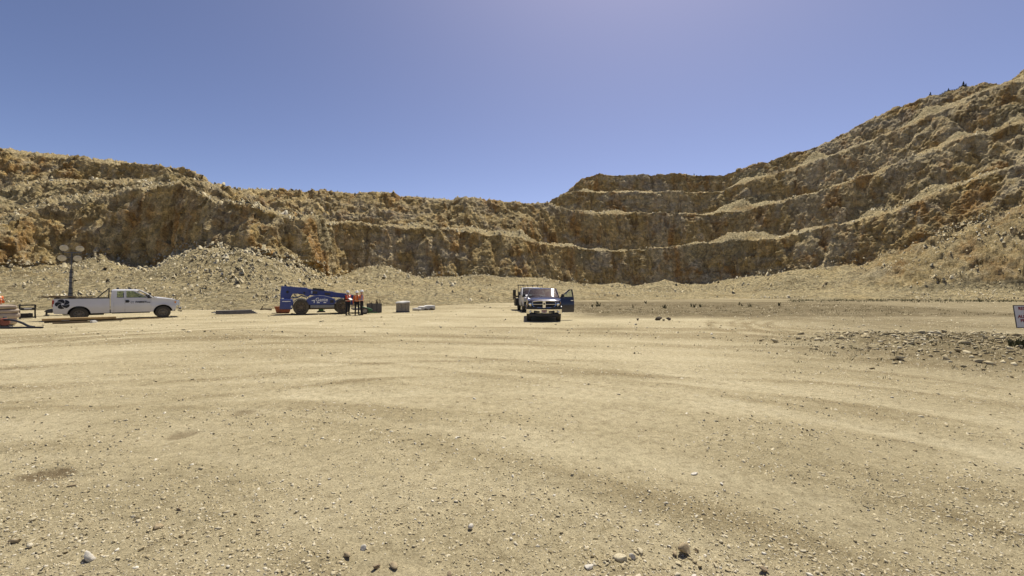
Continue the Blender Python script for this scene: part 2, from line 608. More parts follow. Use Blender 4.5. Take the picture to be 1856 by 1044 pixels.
def make_ground():
    t = NT('quarry_floor')
    co = t.coord()
    n1 = t.noise(co, 0.35, 6, 0.6)
    col = t.ramp(n1, [(0.30, (0.345, 0.290, 0.172)), (0.5, (0.405, 0.343, 0.209)), (0.7, (0.455, 0.392, 0.248))])
    s = t.attr('streak')
    col = t.mix(1.0, col, t.ramp(s, [(0.0, (0.62, 0.58, 0.51)), (0.45, (0.95, 0.94, 0.91)), (0.75, (1.07, 1.07, 1.07)), (1.0, (1.12, 1.13, 1.14))]), 'MULTIPLY')
    n2 = t.noise(co, 8.0, 10, 0.78)
    col = t.mix(1.0, col, t.ramp(n2, [(0.30, (0.58, 0.55, 0.50)), (0.48, (0.98, 0.98, 0.98)), (0.70, (1.28, 1.28, 1.28))]), 'MULTIPLY')
    grit = t.noise(co, 55.0, 5, 0.75)
    col = t.mix(1.0, col, t.ramp(grit, [(0.32, (0.48, 0.45, 0.41)), (0.47, (1, 1, 1)), (0.70, (1.35, 1.35, 1.34))]), 'MULTIPLY')
    # small chips too far off or too small to be built: two sizes
    for scl, thr, rad in ((9.0, 0.45, 0.30), (26.0, 0.35, 0.34)):
        cell = t.node('ShaderNodeTexVoronoi', feature='F1')
        t.l.new(co, cell.inputs['Vector'])
        cell.inputs['Scale'].default_value = scl
        sc = t.node('ShaderNodeSeparateColor')
        t.l.new(cell.outputs['Color'], sc.inputs[0])
        m = t.math('MULTIPLY', t.math('LESS_THAN', cell.outputs['Distance'], t.math('MULTIPLY', sc.outputs[2], rad)), t.math('GREATER_THAN', sc.outputs[0], thr))
        m = t.math('MULTIPLY', m, t.attr('chips'))
        chipc = t.ramp(sc.outputs[1], [(0.0, (0.10, 0.075, 0.042)), (0.45, (0.22, 0.17, 0.10)), (0.6, (0.46, 0.39, 0.26)), (1.0, (0.70, 0.64, 0.50))])
        col = t.mix(m, col, chipc)
    # damp soil and the weedy strip
    dn = t.noise(co, 3.0, 7, 0.7)
    damp = t.math('MULTIPLY', t.attr('damp'), t.ramp(dn, [(0.25, 0.55), (0.6, 1.0)]))
    col = t.mix(damp, col, (0.13, 0.09, 0.045))
    wd = t.math('MULTIPLY', t.attr('weed'), t.ramp(t.noise(co, 1.3, 9, 0.72), [(0.30, 0.35), (0.50, 1.0)]))
    wc = t.ramp(t.noise(co, 0.9, 6, 0.65), [(0.35, (0.10, 0.078, 0.04)), (0.55, (0.165, 0.128, 0.066)), (0.7, (0.11, 0.095, 0.042))])
    col = t.mix(wd, col, wc)
    t.col(col)
    t.rough(0.95)
    t.b.inputs['Specular IOR Level'].default_value = 0.12
    b1 = t.bump(t.noise(co, 11.0, 12, 0.8), 0.6, 0.07)
    b2 = t.bump(t.noise(co, 60.0, 8, 0.75), 0.6, 0.022, b1)
    t.normal(b2)


def make_stone(name, by_object):
    t = NT(name)
    if by_object:
        r = t.node('ShaderNodeObjectInfo').outputs['Random']
    else:
        r = t.attr('tone')
    base = t.ramp(r, [(0.0, (0.22, 0.17, 0.095)), (0.12, (0.35, 0.285, 0.165)), (0.40, (0.46, 0.385, 0.235)), (0.70, (0.56, 0.485, 0.32)),
                      (0.88, (0.60, 0.53, 0.38)), (1.0, (0.70, 0.645, 0.52))])
    co = t.coord()
    n = t.noise(co, 5.0 if by_object else 20.0, 8, 0.7)
    c = t.mix(1.0, base, t.ramp(n, [(0.3, (0.75, 0.73, 0.70)), (0.5, (1, 1, 1)), (0.7, (1.15, 1.15, 1.15))]), 'MULTIPLY')
    t.col(c)
    t.rough(0.95)
    t.b.inputs['Specular IOR Level'].default_value = 0.12
    t.normal(t.bump(n, 0.35, 0.03))


make_rock()
make_ground()
make_stone('loose_stone', False)
make_stone('field_stone', True)

# ------------------------------------------------------------------ quarry floor
TRK = (-6.0, -4.0)   # the vehicles turned around about here


def gz(x, y):
    """smooth height of the quarry floor"""
    x = np.asarray(x, float)
    y = np.asarray(y, float)
    z = -0.10 * sm(19, 27, y) * (1 - sm(-10, -2, x))
    # weedy rubble heap on the right
    a = np.exp(-(((x - 14.5) / 5.2) ** 2 + ((y - 12.8) / 3.9) ** 2) ** 1.5)
    z = z + 0.36 * a
    # low windrow behind the parked pickup
    z = z + 0.10 * np.exp(-((y - 31 - 0.05 * (x - 4)) / 1.6) ** 2) * sm(1.5, 6, x) * (1 - sm(14, 22, x))
    return z


def gz1(x, y):
    return float(gz(np.array([x]), np.array([y]))[0])


TRACKS = []
_rt = np.random.default_rng(8)
for k in range(9):      # turning circles at the left
    TRACKS.append((-10 + _rt.normal(0, 0.8), 13.2 + _rt.normal(0, 0.6), 5.2 + 0.42 * k + _rt.normal(0, 0.1), -2.6, 0.9, (-1) ** k * _rt.uniform(0.2, 0.42)))
for k in range(8):      # and around the heap at the right
    TRACKS.append((20 + _rt.normal(0, 1.2), 19 + _rt.normal(0, 0.8), 5.0 + 0.6 * k + _rt.normal(0, 0.15), -3.1, -0.4, -_rt.uniform(0.2, 0.5)))
for k in range(16):     # long sweeps across the floor
    TRACKS.append((TRK[0] + _rt.normal(0, 3), TRK[1] + _rt.normal(0, 3), 7.5 + 1.35 * k + _rt.normal(0, 0.4), -1.2, 1.6, (-1) ** k * _rt.uniform(0.12, 0.34)))


def tracks(x, y):
    out = np.zeros_like(x)
    for (cx_, cy_, r0, a0, a1, amp) in TRACKS:
        dx, dy = x - cx_, y - cy_
        r = np.sqrt(dx * dx + dy * dy) + 0.12 * np.sin(x * 0.7 + r0) + 0.10 * np.sin(y * 0.9 + cx_)
        a = np.arctan2(dx, dy)
        if a0 < -1.5 and a1 < 0:
            w = sm(a0, a0 + 0.4, a) * (1 - sm(a1 - 0.4, a1, a))
        else:
            w = sm(a0, a0 + 0.4, a) * (1 - sm(a1 - 0.4, a1, a))
        g = np.exp(-((r - r0) / 0.17) ** 2) + np.exp(-((r - r0 - 1.75) / 0.17) ** 2)
        out += amp * w * g
    return out


def streaks(x, y):
    """compacted wheel lanes, 0..1, running in wide arcs"""
    dx, dy = x - TRK[0], y - TRK[1]
    r = np.sqrt(dx * dx + dy * dy)
    a = np.arctan2(dx, dy)
    wob = vnoise(np.stack([x * 0.08, y * 0.08, 0 * x], 1), 50) * 1.6
    rr = r + wob
    k = 1.0 / (1 + r * 0.02)
    s = fbm(np.stack([rr * 0.55 * k * 1.2, a * 2.2, 0 * x + 3.3], 1), 4, 61, 0.62)
    s2 = fbm(np.stack([rr * 2.3 * k, a * 3.5, 0 * x + 9.3], 1), 3, 71, 0.6)
    s3 = fbm(np.stack([x * 0.5, y * 0.5, 0 * x + 5.3], 1), 3, 81)
    s4 = vnoise(np.stack([rr * 4.2 * k, a * 1.6, 0 * x + 1.3], 1), 91)
    return np.clip(0.5 + 0.58 * s + 0.36 * s2 + 0.16 * s4 + 0.22 * s3 + 1.5 * tracks(x, y) * (0.7 + 0.6 * s3), 0, 1)


DAMP = [(88, 857, 0.26, 0.10), (332, 781, 0.20, 0.085), (440, 743, 0.17, 0.07)]


def ground_at(px, py):
    """where the ray through a pixel meets the flat floor"""
    Y = CAMH * FPX / (py - HY)
    return (px - CX) / FPX * Y, Y


ny, nu = 330, 470
ys = np.concatenate([[-400, -150, -60, -25, -10, -4, -1, 0.8], 2.0 * (200.0 / 2.0) ** (np.linspace(0, 1, ny)), [400]])
us = np.linspace(-1.62, 1.62, nu)
X = np.empty((len(ys), nu + 6))
Yg = np.repeat(ys[:, None], nu + 6, 1)
for i, y in enumerate(ys):
    w = max(y, 2.0)
    X[i, 3:-3] = us * w
    e = 1.62 * w
    X[i, :3] = [-e - 900, -e - 120, -e - 15]
    X[i, -3:] = [e + 15, e + 120, e + 900]
x, y = X.ravel(), Yg.ravel()
stv = streaks(x, y)
p3 = np.stack([x, y, 0 * x], 1)
near = 1 - sm(30, 90, y)
z = gz(x, y)
z = z + near * (0.030 * fbm(p3 * 0.7, 3, 5) + 0.010 * fbm(p3 * 4.0, 3, 15) - 0.030 * (stv - 0.5))
fine_mask = (y > 1.5) & (y < 14)
zf = np.zeros_like(z)
zf[fine_mask] = 0.006 * fbm(p3[fine_mask] * 18.0, 3, 25) + 0.004 * np.maximum(0, facets(p3[fine_mask] * 22.0, 35))
z = z + zf
heap = np.exp(-(((x - 14.5) / 5.6) ** 2 + ((y - 12.8) / 4.2) ** 2) ** 1.5)
z = z + heap * (0.16 * fbm(p3 * 1.3, 4, 45) + 0.07 * fbm(p3 * 4, 2, 46))
damp = np.zeros_like(z)
for px_, py_, rx, ry in DAMP:
    gx, gy = ground_at(px_, py_)
    d = np.sqrt(((x - gx) / rx) ** 2 + ((y - gy - 0.10 * (x - gx)) / (ry * gy / 2.5)) ** 2)
    d = d + 0.35 * fbm(p3 * 5.0, 3, 55)
    damp = np.maximum(damp, (1 - sm(0.7, 1.05, d)) * (0.9 if px_ < 200 else 0.55))
    z = z - 0.025 * np.exp(-d * d)
weed = np.maximum(heap * 1.0, 0.95 * sm(25, 30, y) * (1 - sm(60, 70, y)) * sm(3.0, 6.5, x) * (1 - sm(28, 42, x - 0.25 * y)))
weed = np.maximum(weed, 0.8 * sm(62, 70, y) * sm(40, 60, x) * (1 - sm(92, 100, y)))
weed = np.maximum(weed, 0.6 * sm(12, 22, y) * sm(10, 18, x) * (1 - sm(70, 90, y)))
weed = np.clip(weed + 0.18 * fbm(p3 * 0.25, 3, 65) * (weed > 0.02), 0, 1)
chips = np.clip(sm(2.5, 9, y) * (1.15 - 0.95 * stv), 0, 1)
V = np.stack([x, y, z], 1)
nr, nc = X.shape
ii = np.arange(nr * nc).reshape(nr, nc)
Fq = np.stack([ii[:-1, :-1], ii[:-1, 1:], ii[1:, 1:], ii[1:, :-1]], -1).reshape(-1, 4)
me = np_mesh('ground', V, Fq)
add_attr(me, 'streak', stv)
add_attr(me, 'damp', damp)
add_attr(me, 'weed', weed)
add_attr(me, 'chips', chips)
ground = tag(link('ground', me, 'quarry_floor', smooth=True), kind='structure',
             label='pale tan gravel floor of the quarry with curved wheel lanes')
GX, GY, GZ = X, ys, z.reshape(nr, nc)


def gsurf(xq, yq):
    """height of the built ground mesh at world points (bilinear on the perspective grid)"""
    xq = np.atleast_1d(np.asarray(xq, float))
    yq = np.atleast_1d(np.asarray(yq, float))
    r = np.clip(np.searchsorted(GY, yq) - 1, 8, len(GY) - 3)
    fr = np.clip((yq - GY[r]) / (GY[r + 1] - GY[r]), 0, 1)
    out = 0
    for k, wt in ((0, 1 - fr), (1, fr)):
        w = np.maximum(GY[r + k], 2.0)
        c = np.clip((xq / w + 1.62) / 3.24 * (nu - 1), 0, nu - 1.001)
        c0 = c.astype(int)
        fc = c - c0
        out = out + wt * ((1 - fc) * GZ[r + k, c0 + 3] + fc * GZ[r + k, c0 + 4])
    return out


# ------------------------------------------------------------------ quarry walls: toe and crest lines, surveyed as (pixel x, pixel y, distance)
def line(pts):
    a = np.array(pts, float)
    return a


L = {}
L['S0'] = line([(-500, 0, 30), (0, 0, 34.5), (330, 0, 35.5), (520, 0, 37), (700, 0, 40), (930, 0, 45), (1060, 0, 51), (1300, 0, 57), (1456, 0, 66), (1650, 0, 68), (1856, 0, 64), (2400, 0, 45)])
L['A1'] = line([(-500, 505, 52), (0, 498, 58), (134, 497, 60), (234, 497, 60), (300, 494, 58), (434, 502, 54), (540, 503, 58), (588, 505, 76), (720, 508, 85),
                (850, 506, 90), (1000, 512, 94), (1060, 521, 104), (1200, 524, 108), (1300, 527, 110), (1450, 522, 98), (1563, 519, 89), (1658, 523, 82), (1750, 520, 79), (1856, 523, 74), (2400, 520, 60)])
L['T1'] = line([(-500, 492, 62), (0, 488, 70), (67, 487, 71), (134, 476, 74), (187, 462, 76), (234, 474, 75), (284, 477, 72), (310, 456, 70), (350, 446, 69), (434, 457, 67), (500, 466, 68),
                (545, 478, 71), (588, 497, 86), (620, 498, 98), (680, 497, 102), (720, 496, 101), (790, 499, 101), (900, 500, 103), (980, 500, 108), (1050, 511, 120), (1200, 513, 125), (1290, 508, 124),
                (1356, 495, 119), (1442, 491, 110), (1563, 471, 99), (1658, 440, 93), (1710, 418, 90), (1856, 365, 82), (2400, 300, 65)])
L['C1'] = line([(-500, 430, 68), (0, 405, 77), (67, 372, 82), (117, 356, 85), (200, 349, 86), (240, 341, 86), (330, 334, 83), (390, 362, 77), (450, 368, 75), (500, 385, 76), (540, 398, 79),
                (590, 402, 94), (633, 400, 104), (727, 407, 107), (800, 411, 107), (884, 420, 109), (950, 430, 111), (1010, 441, 117), (1060, 447, 126), (1150, 448, 130), (1250, 443, 130),
                (1356, 432, 124), (1408, 429, 117), (1481, 408, 112), (1550, 399, 107), (1615, 381, 102), (1675, 360, 99), (1735, 331, 97), (1856, 296, 89), (2400, 190, 72)])
L['C2'] = line([(-500, 365, 90), (0, 345, 104), (80, 328, 107), (170, 327, 106), (300, 322, 103), (370, 330, 100), (395, 337, 104), (440, 341, 118), (500, 342, 126), (640, 347, 130), (760, 352, 133), (822, 358, 134),
                (846, 354, 132), (870, 359, 134), (960, 364, 139), (992, 367, 142), (1030, 379, 143), (1060, 383, 143), (1250, 382, 146), (1300, 381, 145), (1356, 377, 139),
                (1472, 347, 127), (1571, 313, 119), (1675, 272, 112), (1744, 248, 108), (1856, 213, 101), (2400, 90, 80)])
L['C3'] = line([(-500, 250, 115), (0, 268, 132), (60, 278, 131), (180, 290, 129), (330, 300, 124), (370, 317, 122), (390, 334, 122), (410, 346, 130), (500, 352, 150), (640, 356, 155), (800, 366, 158), (950, 374, 162), (985, 374, 164),
                (1000, 357, 164), (1015, 348, 163), (1060, 343, 162), (1150, 343, 163), (1270, 344, 163), (1310, 343, 160), (1356, 326, 153), (1442, 304, 144), (1498, 282, 138), (1563, 257, 132),
                (1658, 218, 125), (1718, 189, 121), (1770, 166, 118), (1856, 140, 112), (2400, 30, 90)])
L['C4'] = line([(-500, 262, 150), (0, 280, 160), (330, 315, 160), (390, 345, 160), (500, 362, 180), (800, 376, 190), (985, 385, 195), (1010, 372, 190), (1030, 341, 179), (1050, 325, 178), (1065, 315, 177),
                (1080, 311, 177), (1110, 314, 177), (1180, 313, 178), (1240, 309, 178), (1262, 314, 178), (1300, 315, 174), (1340, 303, 168), (1400, 285, 162), (1480, 260, 153), (1520, 243, 150),
                (1570, 218, 145), (1640, 184, 139), (1700, 168, 134), (1760, 153, 131), (1775, 146, 130), (1815, 148, 128), (1838, 137, 126), (1856, 124, 123), (1900, 112, 121), (2400, -10, 102)])

NCOL = 1480
cpx = np.concatenate([np.linspace(-480, -84, 60, endpoint=False), np.linspace(-84, 1940, NCOL - 120), np.linspace(1947, 2380, 60)])


def lineworld(a, zfix=None):
    Yl = np.interp(cpx, a[:, 0], a[:, 2])
    pyl = np.interp(cpx, a[:, 0], a[:, 1])
    xl = (cpx - CX) / FPX * Yl
    zl = CAMH + (HY - pyl) / FPX * Yl if zfix is None else np.full(NCOL, zfix)
    return np.stack([xl, Yl, zl], 1)


def back(lw, w, dz):
    Yl = lw[:, 1] + w
    return np.stack([(cpx - CX) / FPX * Yl, Yl, lw[:, 2] + dz], 1)


W = {k: lineworld(a) for k, a in L.items()}
W['S0'] = lineworld(L['S0'], -0.55)
def toe(lo, hi, ratio, zlo=None):
    """toe of a face under its crest line hi: run = ratio x height"""
    zl = W[lo][:, 2] if zlo is None else zlo
    run = np.interp(cpx, *np.array(ratio, float).T) * np.maximum(W[hi][:, 2] - zl, 0.5)
    return W[hi][:, 1] - run


# the lowest face keeps its toe row in the picture but stands steeply under its crest
yt = np.maximum(toe('T1', 'C1', [(-500, .42), (300, .40), (420, .55), (560, .5), (620, .35), (720, .45), (900, .6), (1000, .5), (1060, .34), (1400, .40), (1600, .5), (1850, .55)]), W['A1'][:, 1] + 3.0)
pyt = np.interp(cpx, L['T1'][:, 0], L['T1'][:, 1])
W['T1'] = np.stack([(cpx - CX) / FPX * yt, yt, CAMH + (HY - pyt) / FPX * yt], 1)
for lo, mid, hi, ratio in (('T2', 'C1', 'C2', [(-500, .9), (380, .8), (480, .75), (640, .6), (800, .8), (960, .75), (1040, .31), (1500, .36), (2400, .42)]),
                           ('T3', 'C2', 'C3', [(-500, .8), (60, .7), (160, .32), (330, .35), (390, .8), (1000, .5), (1060, .31), (1500, .36), (2400, .42)]),
                           ('T4', 'C3', 'C4', [(-500, .8), (1000, .8), (1060, .33), (1300, .38), (1500, .48), (2400, .5)])):
    yv = np.maximum(toe(mid, hi, ratio), W[mid][:, 1] + 1.5)
    yv = np.minimum(yv, W[hi][:, 1] - 0.5)
    heap_h = np.interp(cpx, [-500, 300, 600, 1000, 1300, 1450, 1850], [0.4, 0.4, 0.0, -0.45, -0.45, -0.2, 0.1])
    heap_h = heap_h + 0.55 * (vnoise(np.stack([cpx * 0.035, 0 * cpx + len(lo) + W[mid][:, 1].mean(), 0 * cpx], 1), 191))
    zt = W[mid][:, 2] + (W[mid][:, 2] - CAMH) / W[mid][:, 1] * (yv - W[mid][:, 1]) + heap_h      # scree lies on the bench against the next face
    W[lo] = np.stack([(cpx - CX) / FPX * yv, yv, np.minimum(zt, W[hi][:, 2])], 1)
W['B5'] = back(W['C4'], 25.0, 0.2)
W['B6'] = back(W['C4'], 160.0, -2.0)
order = ['S0', 'A1', 'T1', 'C1', 'T2', 'C2', 'T3', 'C3', 'T4', 'C4', 'B5', 'B6']
rows_n = [60, 34, 84, 12, 68, 9, 56, 8, 48, 8, 6]
face_w = [0.0, 0.25, 1.0, 0.7, 1.0, 0.7, 1.0, 0.7, 1.0, 0.5, 0.2]
rub_w = [1.0, 1.0, 0.0, 0.5, 0.0, 0.5, 0.0, 0.5, 0.0, 0.4, 0.4]
B, fw, rb = [], [], []
for k in range(len(order) - 1):
    a, b = W[order[k]], W[order[k + 1]]
    n = rows_n[k]
    for j in range(n):
        t_ = j / n
        tt = t_
        if k == 0:
            tt = t_
            p = a * (1 - tt) + b * tt
            p[:, 2] = a[:, 2] * (1 - tt ** 1.35) + b[:, 2] * tt ** 1.35
        else:
            p = a * (1 - tt) + b * tt
        B.append(p)
        fw.append(face_w[k])
        rb.append(rub_w[k])
B.append(W['B6'])
fw.append(0.2)
rb.append(0.4)
B = np.array(B)
NROW = len(B)
fw = np.array(fw)
rb = np.array(rb)


def box1(a, n, axis=0):
    k = np.ones(n) / n
    pad = [(0, 0)] * a.ndim
    pad[axis] = (n // 2, n // 2)
    ap = np.pad(a, pad, mode='edge')
    return np.apply_along_axis(lambda v: np.convolve(v, k, 'valid'), axis, ap)


fw = box1(fw, 7)
rb = box1(rb, 5)
cs = np.cumsum(np.pad(B, ((3, 3), (0, 0), (0, 0)), mode='edge'), 0)          # soften every edge a little
Bs = (cs[6:] - np.concatenate([np.zeros((1,) + cs.shape[1:]), cs[:-7]])[:NROW]) [:NROW] / 7.0 if False else B.copy()
du = np.gradient(Bs, axis=1)
dv = np.gradient(Bs, axis=0)
N = np.cross(du, dv)
N /= np.linalg.norm(N, axis=2, keepdims=True) + 1e-9
N = box1(N, 9, 0)
N = box1(N, 15, 1)
N /= np.linalg.norm(N, axis=2, keepdims=True) + 1e-9

p = Bs.reshape(-1, 3)
FW2 = np.repeat(fw[:, None], NCOL, 1)
ra, rb_ = rows_n[0] + 4, rows_n[0] + rows_n[1]
FW2[ra:rb_] = np.maximum(FW2[ra:rb_], 0.75 * sm(1480, 1620, cpx)[None, :])      # rough outcrops low on the right
FW = FW2.ravel()
RB2 = np.repeat(rb[:, None], NCOL, 1)
RB2[ra:rb_] *= (1 - 0.55 * sm(1480, 1620, cpx))[None, :]
r0_ = sum(rows_n[:4])
RB2[r0_:r0_ + rows_n[4]] = np.maximum(RB2[r0_:r0_ + rows_n[4]], 0.65 * (1 - sm(330, 420, cpx))[None, :])
RB = RB2.ravel()
s1 = fbm(p / np.array([13, 13, 32.0]), 3, 101)
s2 = fbm(p / np.array([5.0, 5.0, 11.0]), 3, 111, ridged=True)
s3 = facets((p + 1.0 * np.stack([s1, s2, s1], 1)) / np.array([2.3, 2.3, 5.5]), 121)
s4 = facets(p / np.array([0.85, 0.85, 1.9]), 131)
s5 = fbm(p / 0.9, 3, 141)
LEFT = np.repeat((1 - sm(560, 640, cpx))[None, :], NROW, 0).ravel()       # the left headland is the most broken
gul = np.clip(fbm(p / np.array([5.5, 5.5, 26.0]), 2, 181, ridged=True) - 0.25, 0, 1) * 1.6        # gullies that notch the crests
s6 = fbm((p + 0.8 * np.stack([s2, s2, 0 * s2], 1)) / np.array([1.5, 1.5, 9.0]), 3, 161, ridged=True)        # upright fractures and drill marks
s7 = facets(p / np.array([0.5, 0.5, 0.6]), 171)
d = FW * ((1.10 + 1.3 * LEFT) * s1 + (0.28 + 0.5 * LEFT) * s2 + (0.34 + 0.36 * LEFT) * s3 + 0.19 * s4 + 0.06 * s5 + 0.36 * s6 + 0.10 * s7 - 1.0 * gul)
lowm = (1 - FW)
d = d + lowm * (0.45 * fbm(p / 9.0, 3, 151) + 0.10 * np.maximum(s4, -0.2) + 0.10 * s5) * np.clip((p[:, 2] + 0.55) / 1.5, 0, 1)
Pq = p + N.reshape(-1, 3) * d[:, None]
# ravelled spill on the benches so that the crest lines break up
# rubble cones at the foot of the faces
CONES = [(700, 505, 88, 2.6, 9.0), (668, 503, 92, 1.8, 7.0), (1205, 520, 116, 2.4, 8.0), (1345, 384, 150, 3.4, 9.0), (1360, 330, 160, 2.4, 8.0), (1320, 430, 131, 2.2, 8.0), (1260, 432, 134, 1.6, 8.0), (1430, 500, 106, 2.0, 8.0), (430, 480, 60, 2.0, 8.0), (360, 470, 64, 2.2, 7.0),
         (1120, 505, 117, 1.0, 6.0), (880, 505, 96, 1.2, 9.0)]
rc = np.random.default_rng(5)
for k in range(26):        # slumps that have run down onto the benches
    ln_ = ('C1', 'C2', 'C3')[k % 3]
    pxc = rc.uniform(1020, 1840) if k < 20 else rc.uniform(560, 980)
    if pxc < 1000:
        ln_ = 'C1'
    Yc = float(np.interp(pxc, cpx, W[ln_][:, 1])) + rc.uniform(4, 7)
    pyc = float(np.interp(pxc, L[ln_][:, 0], L[ln_][:, 1]))
    CONES.append((pxc, pyc, Yc, rc.uniform(0.8, 2.6), rc.uniform(3.5, 7.0)))
for (cx_, cy_, cY, ch, cr) in CONES:
    c = P(cx_, cy_, cY)
    dd = np.sqrt((Pq[:, 0] - c.x) ** 2 + (Pq[:, 1] - c.y) ** 2) + 0.6 * s5
    w_ = np.clip(1 - dd / cr, 0, 1)
    Pq[:, 2] += ch * w_ * np.clip((6.0 - np.abs(Pq[:, 2] - c.z)) / 3.0, 0, 1)
    RB = np.maximum(RB, np.clip(w_ * 3, 0, 1) * (np.abs(Pq[:, 2] - c.z) < 6))
ii = np.arange(NROW * NCOL).reshape(NROW, NCOL)
Fq = np.stack([ii[:-1, :-1], ii[:-1, 1:], ii[1:, 1:], ii[1:, :-1]], -1).reshape(-1, 4)
me = np_mesh('quarry_wall', Pq, Fq)
rubv = np.clip(RB + 0.25 * s5 * (RB > 0.05), 0, 1)
add_attr(me, 'rub', rubv)
wall = tag(link('quarry_wall', me, 'quarry_rock'), kind='structure', label='terraced tan rock face of the quarry with scree at its foot')
PG = Pq.reshape(NROW, NCOL, 3)
row_of = {}
acc = 0
for k in range(len(order) - 1):
    row_of[order[k]] = acc
    acc += rows_n[k]


def wall_at(px, name, dr=0):
    c = int(round(np.interp(px, cpx, np.arange(NCOL))))
    return Vector(PG[row_of[name] + dr, c])


# ------------------------------------------------------------------ loose stone
def ico(sub=1):
    bm = bmesh.new()
    bmesh.ops.create_icosphere(bm, subdivisions=sub, radius=1.0)
    v = np.array([q.co[:] for q in bm.verts])
    f = np.array([[q.index for q in fc.verts] for fc in bm.faces])
    bm.free()
    return v, f


def rock_shape(seed, sub=1, flat=0.6):
    rng = np.random.default_rng(seed)
    v, f = ico(sub)
    # cut by a few random planes: angular, chipped stone
    for k in range(7):
        n = rng.normal(size=3)
        n /= np.linalg.norm(n)
        h = rng.uniform(0.22, 0.62)
        dd = v @ n - h
        v = v - np.where(dd > 0, dd, 0)[:, None] * n
    v = v + rng.normal(scale=0.025, size=v.shape)
    v *= np.array([rng.uniform(0.8, 1.25), rng.uniform(0.7, 1.05), flat * rng.uniform(0.8, 1.3)])
    return v, f


SHAPES = [rock_shape(s, 1, 0.65) for s in range(16)]


def scatter(pos, size, rng, sink=0.25, tone=None, shapes=SHAPES):
    """many stones as ONE mesh"""
    vs, fs, tn = [], [], []
    off = 0
    which = rng.integers(0, len(shapes), len(pos))
    yaw = rng.uniform(0, 2 * np.pi, len(pos))
    tilt = rng.normal(0, 0.22, len(pos))
    tone = rng.beta(2.2, 2.0, len(pos)) if tone is None else tone
    for k, (v, f) in enumerate(shapes):
        idx = np.nonzero(which == k)[0]
        if not len(idx):
            continue
        c, s = np.cos(yaw[idx]), np.sin(yaw[idx])
        ct, stt = np.cos(tilt[idx]), np.sin(tilt[idx])
        vx = v[None, :, 0] * size[idx][:, None]
        vy = v[None, :, 1] * size[idx][:, None]
        vz = v[None, :, 2] * size[idx][:, None]
        vy, vz = vy * ct[:, None] - vz * stt[:, None], vy * stt[:, None] + vz * ct[:, None]
        xx = vx * c[:, None] - vy * s[:, None] + pos[idx, 0][:, None]
        yy = vx * s[:, None] + vy * c[:, None] + pos[idx, 1][:, None]
        zz = vz + (pos[idx, 2] + size[idx] * (0.45 - sink))[:, None]
        vs.append(np.stack([xx, yy, zz], -1).reshape(-1, 3))
        nvert = len(v)
        fs.append((f[None] + (np.arange(len(idx)) * nvert)[:, None, None] + off).reshape(-1, 3))
        tn.append(np.repeat(tone[idx], nvert))
        off += len(idx) * nvert
    return np.concatenate(vs), np.concatenate(fs), np.concatenate(tn)


SMALL = [rock_shape(40 + s, 0, 0.62) for s in range(14)] if False else None


def ico0(seed):
    rng = np.random.default_rng(seed)
    bm = bmesh.new()
    bmesh.ops.create_icosphere(bm, subdivisions=1, radius=1.0)
    v = np.array([q.co[:] for q in bm.verts])
    f = np.array([[q.index for q in fc.verts] for fc in bm.faces])
    bm.free()
    if len(v) > 12:
        # keep the 12-vertex icosahedron: cheap gravel
        g = (1 + 5 ** 0.5) / 2
        v = np.array([(-1, g, 0), (1, g, 0), (-1, -g, 0), (1, -g, 0), (0, -1, g), (0, 1, g), (0, -1, -g), (0, 1, -g), (g, 0, -1), (g, 0, 1), (-g, 0, -1), (-g, 0, 1)], float)
        v /= np.linalg.norm(v[0])
        f = np.array([(0, 11, 5), (0, 5, 1), (0, 1, 7), (0, 7, 10), (0, 10, 11), (1, 5, 9), (5, 11, 4), (11, 10, 2), (10, 7, 6), (7, 1, 8),
                      (3, 9, 4), (3, 4, 2), (3, 2, 6), (3, 6, 8), (3, 8, 9), (4, 9, 5), (2, 4, 11), (6, 2, 10), (8, 6, 7), (9, 8, 1)])
    for k in range(5):
        n = rng.normal(size=3)
        n /= np.linalg.norm(n)
        dd = v @ n - rng.uniform(0.25, 0.7)
        v = v - np.where(dd > 0, dd, 0)[:, None] * n
    v = v * (1 + rng.normal(scale=0.20, size=(12, 1))) + rng.normal(scale=0.10, size=(12, 3))
    v *= np.array([rng.uniform(0.85, 1.35), rng.uniform(0.7, 1.0), rng.uniform(0.4, 0.8)])
    return v, f


GRAVEL = [ico0(200 + s) for s in range(20)]


def floor_points(n, y0, y1, rng, power=1.0, halfw=1.32, keep_streak=0.85):
    """random points on the floor, spread like the picture area they cover"""
    u = rng.uniform(0, 1, n)
    yy = 1.0 / ((1 / y0) * (1 - u) + (1 / y1) * u) if power == 1 else (y0 ** -power * (1 - u) + y1 ** -power * u) ** (-1 / power)
    xx = rng.uniform(-halfw, halfw, n) * yy
    s = streaks(xx, yy)
    clump = 0.5 + 0.9 * fbm(np.stack([xx * 0.8, yy * 0.8, 0 * xx], 1), 3, 77)
    keep = rng.uniform(0, 1, n) > keep_streak * sm(0.30, 0.75, s) - 1.1 * (clump - 0.5)
    xx, yy = xx[keep], yy[keep]
    return np.stack([xx, yy, gsurf(xx, yy)], 1)


